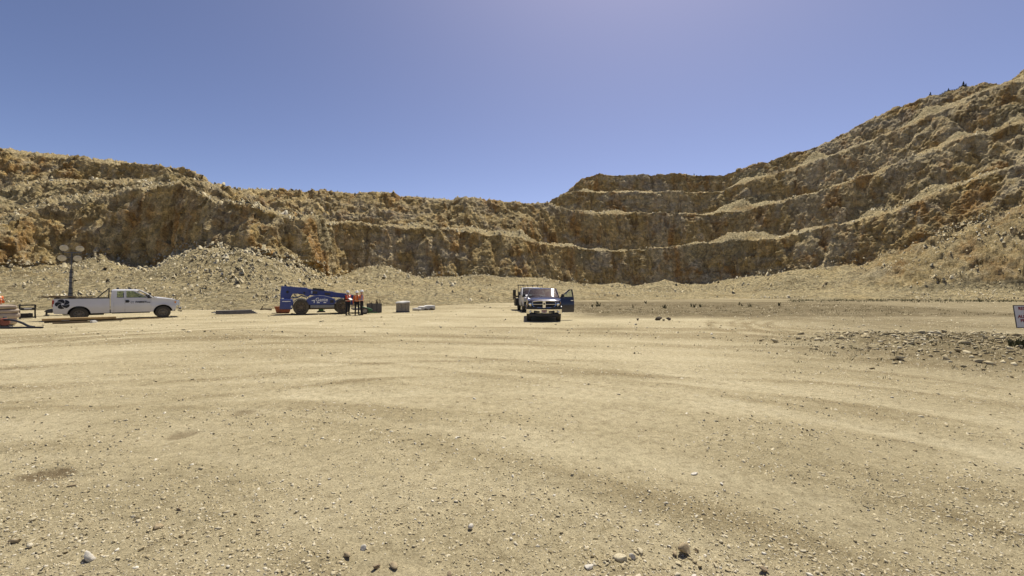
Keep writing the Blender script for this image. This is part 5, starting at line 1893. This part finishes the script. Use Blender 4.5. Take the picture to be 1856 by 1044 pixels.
for k, (px_, Y_, lab) in enumerate(((117, 25.9, 'white block wedged behind the beams near the pickup tail'), (169, 24.4, 'small white block lying in front of the timber beams'))):
    wb_ = MB().box((0, 0, 0.07), (0.26, 0.14, 0.13), taper=(0.92, 0.9)).box((0.16, 0.02, 0.04), (0.1, 0.12, 0.08)).build('block', 'white_block', None, 0.01)
    wb_.location = at(px_, Y_)
    wb_.rotation_euler = (0, 0, 0.6 + k)
    tag(wb_, lab, 'block')

# generator
ge = empty('generator', at(50, 28.2), facing(50) + 0.05)
tag(ge, 'black open frame portable generator beside the tan wrapped bundle', 'generator')
for sx in (-0.34, 0.34):
    MB().path([(sx, -0.26, 0.02), (sx, -0.26, 0.90), (sx, 0.26, 0.90), (sx, 0.26, 0.02)], 0.035, 8).build('frame_hoop', 'black_steel', ge)
for yy, zz in ((-0.26, 0.89), (0.26, 0.89), (-0.26, 0.08), (0.26, 0.08)):
    MB().box((0, yy, zz), (0.68, 0.05, 0.06)).build('crossbar', 'black_steel', ge)
MB().box((0, 0, 0.64), (0.62, 0.46, 0.16)).build('fuel_tank', 'black_plastic', ge, 0.03)
MB().box((-0.05, 0.02, 0.22), (0.56, 0.36, 0.26)).tube((0.1, -0.22, 0.24), (0.1, 0.2, 0.24), 0.13).build('engine', 'black_steel', ge, 0.02)
MB().box((0.0, -0.245, 0.66), (0.34, 0.012, 0.06)).build('decal', 'print_white', ge)

# big tan bundle at the left edge
tb_ = empty('wrapped_bundle', at(-14, 22.0), facing(5) + 0.05)
tag(tb_, 'large tan wrapped bundle with rounded layers at the left picture edge', 'bundle')


def pillow(w_, d_, h_, z0, seed):
    rng = np.random.default_rng(seed)
    b = MB()
    nu_, nv_ = 26, 16
    ph = rng.uniform(0, 6, 4)
    def fn(u, v):
        a = 2 * math.pi * u
        q = (v - 0.5) * math.pi
        ce = lambda t_, e: math.copysign(abs(math.cos(t_)) ** e, math.cos(t_))
        se = lambda t_, e: math.copysign(abs(math.sin(t_)) ** e, math.sin(t_))
        k = ce(q, 0.35)
        wv = 1 + 0.025 * math.sin(3 * a + ph[0]) + 0.02 * math.sin(7 * a + ph[1])
        return (w_ / 2 * k * ce(a, 0.35) * wv, d_ / 2 * k * se(a, 0.35) * wv, z0 + h_ / 2 + h_ / 2 * se(q, 0.5) + 0.02 * math.sin(2.5 * a + ph[2]))
    b.grid(fn, nu_, nv_)
    return b


for k, (w_, h_, z0, dx) in enumerate(((1.66, 0.40, 0.0, 0.0), (1.78, 0.34, 0.34, 0.02), (1.80, 0.22, 0.64, 0.0), (1.70, 0.24, 0.82, -0.03))):
    o = pillow(w_, 1.3, h_, z0, 60 + k).build('layer', 'wrap_tan', tb_, smooth=True)
    o.location.x = dx

pu = empty('water_pump', at(2, 20.9), facing(5))
tag(pu, 'red water pump on the ground in front of the tan bundle', 'pump')
MB().lathe([(0.02, -0.16), (0.17, -0.15), (0.20, -0.06), (0.20, 0.08), (0.12, 0.14)], 20, 'Y', (0.10, 0, 0.24)).build('housing', 'pump_red', pu, smooth=True)
MB().box((-0.28, 0, 0.24), (0.5, 0.34, 0.36)).build('motor', 'black_steel', pu, 0.03)
MB().box((-0.08, 0, 0.035), (0.9, 0.4, 0.06)).build('skid', 'black_steel', pu)
MB().tube((0.12, 0, 0.4), (0.12, 0, 0.52), 0.07).build('outlet', 'grey_metal', pu)
h0, h1, h2, h3 = Vector(at(8, 20.9, 0.36)), Vector(at(24, 20.7, 0.40)), Vector(at(42, 20.4, 0.22)), Vector(at(62, 20.2, 0.06))
hs = MB().path([h0.lerp(h1, t_) * (1 - t_) + h1.lerp(h2, t_) * t_ if i < 9 else None for i, t_ in enumerate(np.linspace(0, 1, 9))] + [h2.lerp(h3, t_) + Vector((0, 0, -0.04 * math.sin(t_ * math.pi))) for t_ in np.linspace(0.12, 1, 6)], 0.05, 8).build('hose', 'black_plastic', None, smooth=True)
tag(hs, 'thick black hose running down from the red pump to the ground', 'hose')
pipe = MB().path([at(-40, 19.9, 0.05), at(10, 19.9, 0.05), at(45, 20.0, 0.05), at(78, 20.2, 0.04)], 0.045, 8).build('pipe', 'black_plastic', None, smooth=True)
tag(pipe, 'long straight dark pipe lying on the ground at the left edge', 'pipe')

# grey boards left of the boom lift
gb_ = empty('board_stack', at(428, 33.6), facing(428) + 0.02)
tag(gb_, 'flat stack of long grey boards on the ground left of the boom lift', 'boards')
for k in range(4):
    MB().box((0.05 - 0.06 * k, 0.06 * k - 0.15, 0.035 + 0.075 * k), (2.75 - 0.12 * k, 0.55, 0.06), rot=(0, 0, 0.01 * (k - 1))).build('board', 'grey_wood', gb_)
cl = MB().add(*[(lambda v, f: ([tuple(q * np.array([0.42, 0.22, 0.20])) for q in v], [tuple(int(i) for i in q) for q in f]))(*SHAPES[3])][0]).build('tarpaulin', 'black_plastic', None)
cl.location = at(391, 33.4, 0.12)
cl.rotation_euler = (0, 0, facing(391))
tag(cl, 'crumpled black sheet at the left end of the grey boards', 'sheet')
bk = MB().path([at(472, 38.5, 0.12), at(480, 38.4, 0.16), at(492, 38.3, 0.1)], 0.07, 7).tube(at(474, 38.5, 0.15), at(476, 38.4, 0.42), 0.04).build('log', 'old_wood', None)
tag(bk, 'dark broken log on the slope left of the boom lift', 'log')

# rusty tub
rt = empty('tub', at(511, 34.9), facing(511))
tag(rt, 'rust orange metal tub at the left end of the boom lift', 'tub')
MB().prism([(-0.40, 0.04), (0.55, 0.04), (0.68, 0.50), (-0.52, 0.50), (-0.48, 0.46), (0.62, 0.46)][:4], -0.45, 0.45).build('shell', 'rust_orange', rt, 0.03)
MB().path([(-0.53, -0.46, 0.50), (0.69, -0.46, 0.50), (0.69, 0.46, 0.50), (-0.53, 0.46, 0.50), (-0.53, -0.46, 0.50)], 0.03, 6).build('rim', 'rust_orange', rt)
MB().box((0.05, 0, 0.03), (0.9, 0.7, 0.05)).build('skid', 'old_wood', rt)

# green machines
gm = empty('plate_compactor', at(582, 36.0), facing(582))
tag(gm, 'small green machine on the ground behind the boom lift', 'machine')
MB().box((0, 0, 0.06), (0.7, 0.45, 0.1), taper=(0.8, 0.9)).build('base_plate', 'black_steel', gm, 0.02)
MB().box((0, 0, 0.26), (0.42, 0.36, 0.28), taper=(0.85, 0.85)).build('engine', 'green_paint', gm, 0.03)
MB().path([(0.25, -0.15, 0.2), (0.55, -0.15, 0.62), (0.55, 0.15, 0.62), (0.25, 0.15, 0.2)], 0.025, 6).build('handle', 'green_paint', gm)
gc = empty('hand_cart', at(661, 33.6), facing(661))
tag(gc, 'green hand cart with a black wheel beside the pair in hard hats', 'cart')
make_wheel(gc, 0.02, -0.30, 0.25, 0.13, 'steel_rim')
make_wheel(gc, 0.02, 0.30, 0.25, 0.13, 'steel_rim')
MB().prism([(-0.25, 0.28), (0.5, 0.20), (0.6, 0.30), (0.45, 0.42), (-0.3, 0.62)], -0.2, 0.2).build('body', 'green_paint', gc, 0.02)
MB().path([(-0.2, -0.2, 0.4), (-0.75, -0.2, 0.7), (-0.75, 0.2, 0.7), (-0.2, 0.2, 0.4)], 0.02, 6).build('handle', 'green_paint', gc)
MB().box((0.55, 0, 0.10), (0.8, 0.08, 0.06)).box((0.3, 0, 0.14), (0.08, 0.1, 0.22)).build('tow_bar', 'green_paint', gc)

# grey bin with sticks
gbn = empty('waste_bin', at(678, 35.4), facing(678) + 0.05)
tag(gbn, 'grey metal bin full of scrap sticks right of the three people', 'bin')
for (cx_, cy_, sx_, sy_) in ((0, -0.44, 1.10, 0.04), (0, 0.44, 1.10, 0.04), (-0.55, 0, 0.04, 0.92), (0.55, 0, 0.04, 0.92)):
    MB().box((cx_, cy_, 0.40), (sx_, sy_, 0.70)).build('panel', 'bin_grey', gbn)
MB().box((0, 0, 0.08), (1.1, 0.88, 0.05)).build('floor', 'bin_grey', gbn)
for sx_ in (-0.58, -0.2, 0.2, 0.58):
    MB().box((sx_ * 0.96, -0.475, 0.40), (0.05, 0.03, 0.76)).build('rib', 'dark_grey_metal', gbn)
for k, (x0, x1, z1, r_) in enumerate(((-0.30, -0.38, 1.02, 0.02), (0.0, 0.24, 1.10, 0.045), (0.30, 0.26, 0.92, 0.035), (0.42, 0.50, 1.05, 0.02), (0.36, 0.42, 1.12, 0.015), (-0.2, -0.22, 0.85, 0.06))):
    st1 = MB().box((0, 0, 0.5), (r_ * 2, r_ * 1.6, 1.0)).build('stick', 'old_wood', None)
    p0, p1_ = Vector((x0, 0.05 * k - 0.1, 0.15)), Vector((x1, 0.03 * k - 0.1, z1))
    mw = Matrix.Translation(gbn.location) @ Matrix.Rotation(gbn.rotation_euler.z, 4, 'Z')
    d_ = (p1_ - p0)
    st1.matrix_world = mw @ Matrix.Translation(p0) @ d_.to_track_quat('Z', 'Y').to_matrix().to_4x4() @ Matrix.Scale(d_.length, 4, (0, 0, 1))
    tag(st1, 'dark scrap stick standing in the grey metal bin', 'stick', 'scrap sticks in the grey bin')

# block with a white sheet on top
bl = empty('pallet_load', at(730, 35.8), facing(730) + 0.08)
tag(bl, 'square grey pallet load with a white sheet over its top', 'pallet')
for yy in (-0.4, 0, 0.4):
    MB().box((0, yy, 0.06), (1.05, 0.10, 0.10)).build('runner', 'grey_wood', bl)
for r_ in range(3):
    for c_ in range(3):
        MB().box(((c_ - 1) * 0.345, 0, 0.24 + r_ * 0.245), (0.335, 0.92, 0.235)).build('block', 'block_grey', bl, 0.012)
MB().grid(lambda u, v: ((u - 0.5) * 1.16, (v - 0.5) * 1.05, 0.90 + 0.06 * u + 0.05 * math.sin(u * 9 + v * 4) * 0.4 - 0.12 * max(abs(u - 0.5) * 2, abs(v - 0.5) * 2) ** 10), 20, 18, (0, 0, -0.03)).build('cover_sheet', 'wrap_white', bl, smooth=True)

# white bags
bg_px = ((757, 39.2, 0.42, 0.13, 'flat white bag at the left end of the low bag heap'), (768, 39.4, 0.55, 0.22, 'white bag in the middle of the low bag heap'), (778, 39.6, 0.50, 0.26, 'highest white bag of the low heap by the slope'))
for k, (px_, Y_, w_, h_, lab) in enumerate(bg_px):
    o = pillow(w_ * 2.0, 0.8, h_ * 1.7, 0.0, 90 + k).build('bag', 'wrap_white', None, smooth=True)
    o.location = at(px_, Y_, -0.01)
    o.rotation_euler = (0, 0, facing(px_) + 0.3 * (k - 1))
    tag(o, lab, 'bag')
for k, (px_, Y_) in enumerate(((771, 39.0), (783, 39.1))):
    v_, f_ = SHAPES[7 + k]
    o = MB().add([tuple(q * np.array([0.32, 0.2, 0.24])) for q in v_], [tuple(int(i) for i in q) for q in f_]).build('clod', 'dark_clod', None)
    o.location = at(px_, Y_, 0.06)
    tag(o, ('dark clod in front of the middle white bag', 'dark clod at the right end of the white bags')[k], 'clod')

# dark clods on the open floor
for k, (px_, Y_, s_, lab) in enumerate(((1196, 25.2, 0.30, 'biggest dark earth clod on the open floor right of the dark pickup'), (1211, 25.0, 0.20, 'dark clod just right of the biggest one on the open floor'), (1156, 25.1, 0.14, 'small dark clod left of the biggest one on the open floor'), (1203, 24.6, 0.12, 'smallest dark clod in front of the biggest one'))):
    v_, f_ = SHAPES[(2 + 5 * k) % 16]
    o = MB().add([tuple(q * np.array([1.0, 0.9, 1.15]) * s_) for q in v_], [tuple(int(i) for i in q) for q in f_]).build('clod', 'dark_clod', None)
    o.location = at(px_, Y_, s_ * 0.45)
    tag(o, lab, 'clod')

# ------------------------------------------------------------------ warning sign at the right edge, leaning back on its post
SY = 9.7
sgn = empty('warning_sign', P(1876, 590, SY) * 1.0, 0)
zb = sgn.location.z
sgn.location.z = gz1(sgn.location.x, SY)
zrel = zb - sgn.location.z
tag(sgn, 'white sign with dark red capitals, cut off by the right picture edge', 'sign')
lean_ = math.radians(-8.0)
SW_, SH_ = 0.80, 0.51
bd_ = MB().box((0, 0, SH_ / 2), (SW_, 0.006, SH_)).build('sign_board', 'sign_white', sgn)
bd_.location = (-0.02, 0, zrel)
bd_.rotation_euler = (lean_, 0, 0)
eg = MB()
for a_, b_ in (((-SW_ / 2, 0), (SW_ / 2, 0)), ((SW_ / 2, 0), (SW_ / 2, SH_)), ((SW_ / 2, SH_), (-SW_ / 2, SH_)), ((-SW_ / 2, SH_), (-SW_ / 2, 0))):
    eg.tube((a_[0], -0.004, a_[1]), (b_[0], -0.004, b_[1]), 0.009, n=6)
eg.build('edge', 'dark_grey_metal', bd_)
for txt, zz in (('RESTRICTED', 0.405), ('ACCESS', 0.315), ('AUTHORIZED', 0.222), ('PERSONNEL', 0.130), ('ONLY', 0.045)):
    text_part(txt, 0.098, 'print_red', bd_, (0.0, -0.006, zz), (math.radians(90), 0, 0), align='CENTER', bold=0.0025, sx=1.08)
MB().box((0.03, 0.05, (zrel + 0.35) / 2), (0.07, 0.05, zrel + 0.35)).build('post', 'grey_wood', sgn)
MB().box((0.03, 0.04, zrel + 0.1), (0.06, 0.10, 0.05)).box((0.03, 0.06, zrel + 0.32), (0.06, 0.10, 0.05)).build('bracket', 'dark_grey_metal', sgn)

# ------------------------------------------------------------------ little spruces on the skyline
def spruce(pos, h, seed, label):
    rng = np.random.default_rng(seed)
    t = empty('spruce_tree', pos)
    tag(t, label, 'tree', 'little spruces on the skyline')
    MB().tube((0, 0, -0.4), (0, 0, h * 0.95), 0.05 * h / 2, 0.01, 6).build('trunk', 'bark', t)
    vs, fs = [], []
    nb = 150
    for k in range(nb):
        f_ = rng.uniform(0.04, 0.98)
        zz = h * f_
        r_ = 0.36 * h * (1 - f_) ** 0.85 * rng.uniform(0.6, 1.15) + 0.03
        a = rng.uniform(0, 2 * math.pi)
        dx, dy = math.cos(a), math.sin(a)
        w_ = 0.10 * h * (0.4 + 0.6 * (1 - f_))
        n0 = len(vs)
        vs += [(0, 0, zz + 0.02 * h), (dx * r_ * .6 - dy * w_, dy * r_ * .6 + dx * w_, zz - 0.02 * h), (dx * r_, dy * r_, zz - 0.07 * h), (dx * r_ * .6 + dy * w_, dy * r_ * .6 - dx * w_, zz - 0.05 * h)]
        fs += [(n0, n0 + 1, n0 + 2), (n0, n0 + 2, n0 + 3)]
    MB().add(vs, fs).build('crown', 'spruce_needles', t)


for k, (px_, nm, h_, lab) in enumerate(((1688, 'C4', 1.7, 'leftmost small dark spruce on the right hand skyline'), (1721.5, 'C4', 1.5, 'middle small dark spruce on the right hand skyline'), (1748.5, 'C4', 2.5, 'tallest dark spruce on the right hand skyline'),
                                         (1753, 'C4', 1.6, 'small spruce touching the tallest one on the right hand skyline'), (1258.5, 'C4', 1.6, 'lone tiny spruce on the skyline above the middle terraces'))):
    q = skyline_at(px_)
    spruce((q.x, q.y + 0.3, q.z - 0.15), h_ * 0.78, 500 + k, lab)


def tufts(centers, seed, hmin, hmax, per, spread):
    rng = np.random.default_rng(seed)
    vs, fs = [], []
    for (x_, y_, z_) in centers:
        for k in range(per):
            a = rng.uniform(0, 6.28)
            r_ = rng.uniform(0, spread)
            h_ = rng.uniform(hmin, hmax)
            bx_, by_ = x_ + r_ * math.cos(a), y_ + r_ * math.sin(a)
            w_ = 0.12 * h_
            lx, ly = rng.normal(0, 0.35 * h_), rng.normal(0, 0.35 * h_)
            t_ = rng.uniform(0, 6.28)
            n0 = len(vs)
            vs += [(bx_ - w_ * math.cos(t_), by_ - w_ * math.sin(t_), z_ - 0.02), (bx_ + w_ * math.cos(t_), by_ + w_ * math.sin(t_), z_ - 0.02),
                   (bx_ + lx * .5 + w_ * .8 * math.cos(t_), by_ + ly * .5 + w_ * .8 * math.sin(t_), z_ + h_ * .6), (bx_ + lx, by_ + ly, z_ + h_)]
            fs += [(n0, n0 + 1, n0 + 2), (n0, n0 + 2, n0 + 3)]
    return MB().add(vs, fs)


# scrub strip on the skyline and along the foot of the right wall, weeds on the heap
sc_c = [skyline_at(px_) for px_ in np.linspace(1703, 1745, 34)]
tag(tufts([(q.x, q.y, q.z - 0.1) for q in sc_c], 31, 0.15, 0.42, 10, 0.6).build('skyline_scrub', 'scrub_green', None), 'low green scrub between the spruces on the skyline', 'scrub', kind='stuff')
rngw = np.random.default_rng(33)
cs_ = []
for k in range(420):
    px_ = rngw.uniform(1430, 1900)
    Y_ = np.interp(px_, [1430, 1560, 1856], [66, 70, 65]) + rngw.normal(0, 4.0)
    cs_.append(at(px_, Y_))
tag(tufts(cs_, 34, 0.08, 0.28, 7, 0.6).build('verge_grass', 'scrub_green', None), 'thin green weeds along the foot of the right wall', 'weeds', kind='stuff')
cs_ = []
for k in range(480):
    x_, y_ = rngw.normal(14.5, 3.6), rngw.normal(12.6, 2.0)
    cs_.append((x_, y_, float(gsurf(x_, y_)[0])))
tag(tufts(cs_, 35, 0.02, 0.075, 9, 0.16).build('heap_weeds', 'scrub_green', None), 'short green weeds among the stones of the low heap', 'weeds', kind='stuff')
cs_ = []
for k in range(700):
    Y_ = rngw.uniform(30, 50)
    x_ = rngw.uniform(4.5, 30 + 0.25 * Y_)
    cs_.append(at(CX + x_ / Y_ * FPX, Y_))
tag(tufts(cs_, 36, 0.04, 0.13, 6, 0.35).build('dry_ground_cover', 'dry_weed', None), 'thin dry ground cover on the brown strip behind the dark pickup', 'weeds', kind='stuff')
# single tall weeds one can count
wk = ((1073, 44), (1082, 45), (1086, 46), (1148, 43), (1203, 42), (1206, 41), (1253, 45), (1258, 43), (1270, 44), (1340, 50), (1345, 46), (1358, 45), (1362, 45), (1412, 47), (1171, 54), (1083, 53), (1776, 62), (1665, 60))
for k, (px_, Y_) in enumerate(wk):
    q = at(px_, Y_)
    o = tufts([(0, 0, 0)], 700 + k, 0.15, 0.45, 9, 0.10).build('weed', 'scrub_green', None)
    o.location = q
    tag(o, 'small dark upright weed on the brown strip behind the dark pickup' if px_ < 1600 else 'small dark upright weed near the foot of the right wall', 'weed', 'upright weeds on the brown strip' if px_ < 1600 else 'upright weeds by the right wall')
wgp = ((1700, 22.0, 0.45),)
bush = tufts([(0, 0, 0)], 900, 0.08, 0.22, 160, 0.26).build('weed_bush', 'scrub_green', None)
bush.location = (13.55, 11.3, float(gsurf(13.55, 11.3)[0]))
tag(bush, 'yellow green weed bush on the heap at the right picture edge', 'bush')

# ------------------------------------------------------------------ stones one can pick out in the foreground
ROCKS = []
for k in range(14):
    v_, f_ = rock_shape(900 + k, 2, 0.62)
    ROCKS.append(np_mesh('stone', v_, f_))
    ROCKS[-1].materials.append(M['field_stone'])


def stone(x_, y_, sz, k, rz, label, group=None, name='stone', scl=(1, 1, 1), sink=0.25, mat=None):
    me_ = ROCKS[k % len(ROCKS)]
    if mat:
        me_ = me_.copy()
        me_.materials.clear()
        me_.materials.append(M[mat])
    o = bpy.data.objects.new(name, me_)
    COL.objects.link(o)
    o.scale = (sz * scl[0], sz * scl[1], sz * scl[2])
    o.location = (x_, y_, float(gsurf(x_, y_)[0]) + sz * scl[2] * (0.55 - sink))
    o.rotation_euler = (0, 0, rz)
    tag(o, label, 'stone', group)
    return o


simple('pale_stone', (0.60, 0.55, 0.45), 0.9, 0.0, 0.10, 12.0, bump=0.4)
simple('tan_stone', (0.40, 0.31, 0.18), 0.9, 0.0, 0.25, 9.0, bump=0.5)
simple('brown_stone', (0.26, 0.195, 0.115), 0.9, 0.0, 0.3, 9.0, bump=0.5)
HERO = [  # base pixel, half width in pixels, proportions, colour, label
    (163, 1012, 20, (1.0, 0.55, 0.75), 'pale_stone', 'biggest white slab of stone in the lower left corner'),
    (1242, 1000, 21, (1.0, 0.7, 0.95), 'tan_stone', 'angular tan stone with a deep shadow at the bottom, right of centre'),
    (1224, 1002, 10, (1.0, 0.7, 0.7), 'tan_stone', 'small tan stone leaning on the left of the angular tan stone'),
    (1262, 992, 6, (1.0, 0.8, 0.9), 'brown_stone', 'small brown stone touching the right of the angular tan stone'),
    (1385, 1030, 11, (1.0, 0.8, 1.25), 'brown_stone', 'upright rounded brown stone right of the angular tan stone'),
    (1259, 856, 9, (1.2, 0.7, 0.5), 'pale_stone', 'flat white stone in the middle distance right of centre'),
    (1308, 876, 7, (1.2, 0.7, 0.5), 'pale_stone', 'small flat white stone just right of the other flat white one'),
    (289, 956, 12, (1.0, 0.7, 0.75), 'tan_stone', 'tan stone with dark underside above the big white slab'),
    (325, 924, 9, (1.2, 0.6, 0.5), 'brown_stone', 'dark flat stone above the tan stone on the left'),
    (26, 984, 18, (1.1, 0.6, 0.65), 'tan_stone', 'tan stone lying at the far left edge'),
    (128, 882, 8, (1.2, 0.7, 0.5), 'brown_stone', 'thin dark stone below the damp patch on the left'),
    (681, 1026, 12, (1.0, 0.7, 0.9), 'brown_stone', 'brown stone near the bottom edge left of centre'),
    (712, 1022, 12, (1.1, 0.7, 0.7), 'tan_stone', 'tan stone next to the brown one near the bottom edge'),
    (631, 1006, 11, (1.0, 0.8, 0.9), 'tan_stone', 'grey tan stone up and left of the brown stone near the bottom'),
    (658, 992, 10, (1.0, 0.7, 0.9), 'pale_stone', 'pale stone above the brown stone near the bottom'),
    (852, 952, 10, (1.0, 0.7, 1.0), 'pale_stone', 'pale stone sticking up at the bottom, near the picture centre'),
    (814, 1038, 10, (1.0, 0.7, 0.9), 'brown_stone', 'brown stone on the bottom edge left of the picture centre'),
    (1148, 1008, 10, (1.0, 0.8, 0.9), 'pale_stone', 'pale stone among the cluster left of the angular tan stone'),
    (1067, 1026, 10, (1.1, 0.8, 0.8), 'pale_stone', 'white stone at the left end of the cluster by the bottom edge'),
    (1258, 1040, 10, (1.1, 0.7, 0.7), 'pale_stone', 'white stone on the bottom edge below the angular tan stone'),
]
for k, (px_, py_, hw_, scl, mt, lab) in enumerate(HERO):
    x_, y_ = ground_at(px_, py_)
    stone(x_, y_, hw_ / FPX * y_, k * 3 + 1, 0.7 * k, lab, None, 'stone', scl, 0.12, mt)
rs = np.random.default_rng(77)
CL = [((1130, 1010, 75, 28, 60), 'loose stone in the dense pale cluster left of the angular tan stone'),
      ((1240, 1015, 60, 20, 24), 'loose stone in the gravel around the angular tan stone at the bottom'),
      ((330, 965, 110, 40, 36), 'loose stone in the gravel right of the big white slab'),
      ((60, 985, 60, 30, 24), 'loose stone in the gravel of the lower left corner'),
      ((680, 1010, 130, 28, 36), 'loose stone in the gravel by the bottom edge, left of the picture centre'),
      ((470, 990, 80, 35, 24), 'loose stone in the gravel between the white slab and the brown bottom stones'),
      ((1480, 1015, 150, 22, 20), 'loose stone in the lower right gravel beyond the upright brown stone')]
for (px_, py_, sx_, sy_, n_), lab in CL:
    for _ in range(n_):
        qx, qy = rs.normal(px_, sx_), min(1043, rs.normal(py_, sy_))
        x_, y_ = ground_at(qx, qy)
        stone(x_, y_, np.exp(rs.normal(math.log(4.2), 0.38)) / FPX * y_, int(rs.integers(0, 14)), rs.uniform(0, 6.28), lab, lab.replace('loose stone', 'loose stones'), 'stone', (1, 0.9, rs.uniform(0.65, 1.0)), 0.3)
for _ in range(56):
    x_, y_ = ground_at(rs.uniform(0, 1856), 920 - 260 * rs.uniform(0, 1) ** 1.3)
    stone(x_, y_, np.exp(rs.normal(math.log(3.0), 0.35)) / FPX * y_, int(rs.integers(0, 14)), rs.uniform(0, 6.28), 'loose stone alone on the packed floor between foreground and vehicles', 'stones scattered over the packed floor', 'stone', (1, 0.9, rs.uniform(0.65, 0.95)), 0.3)
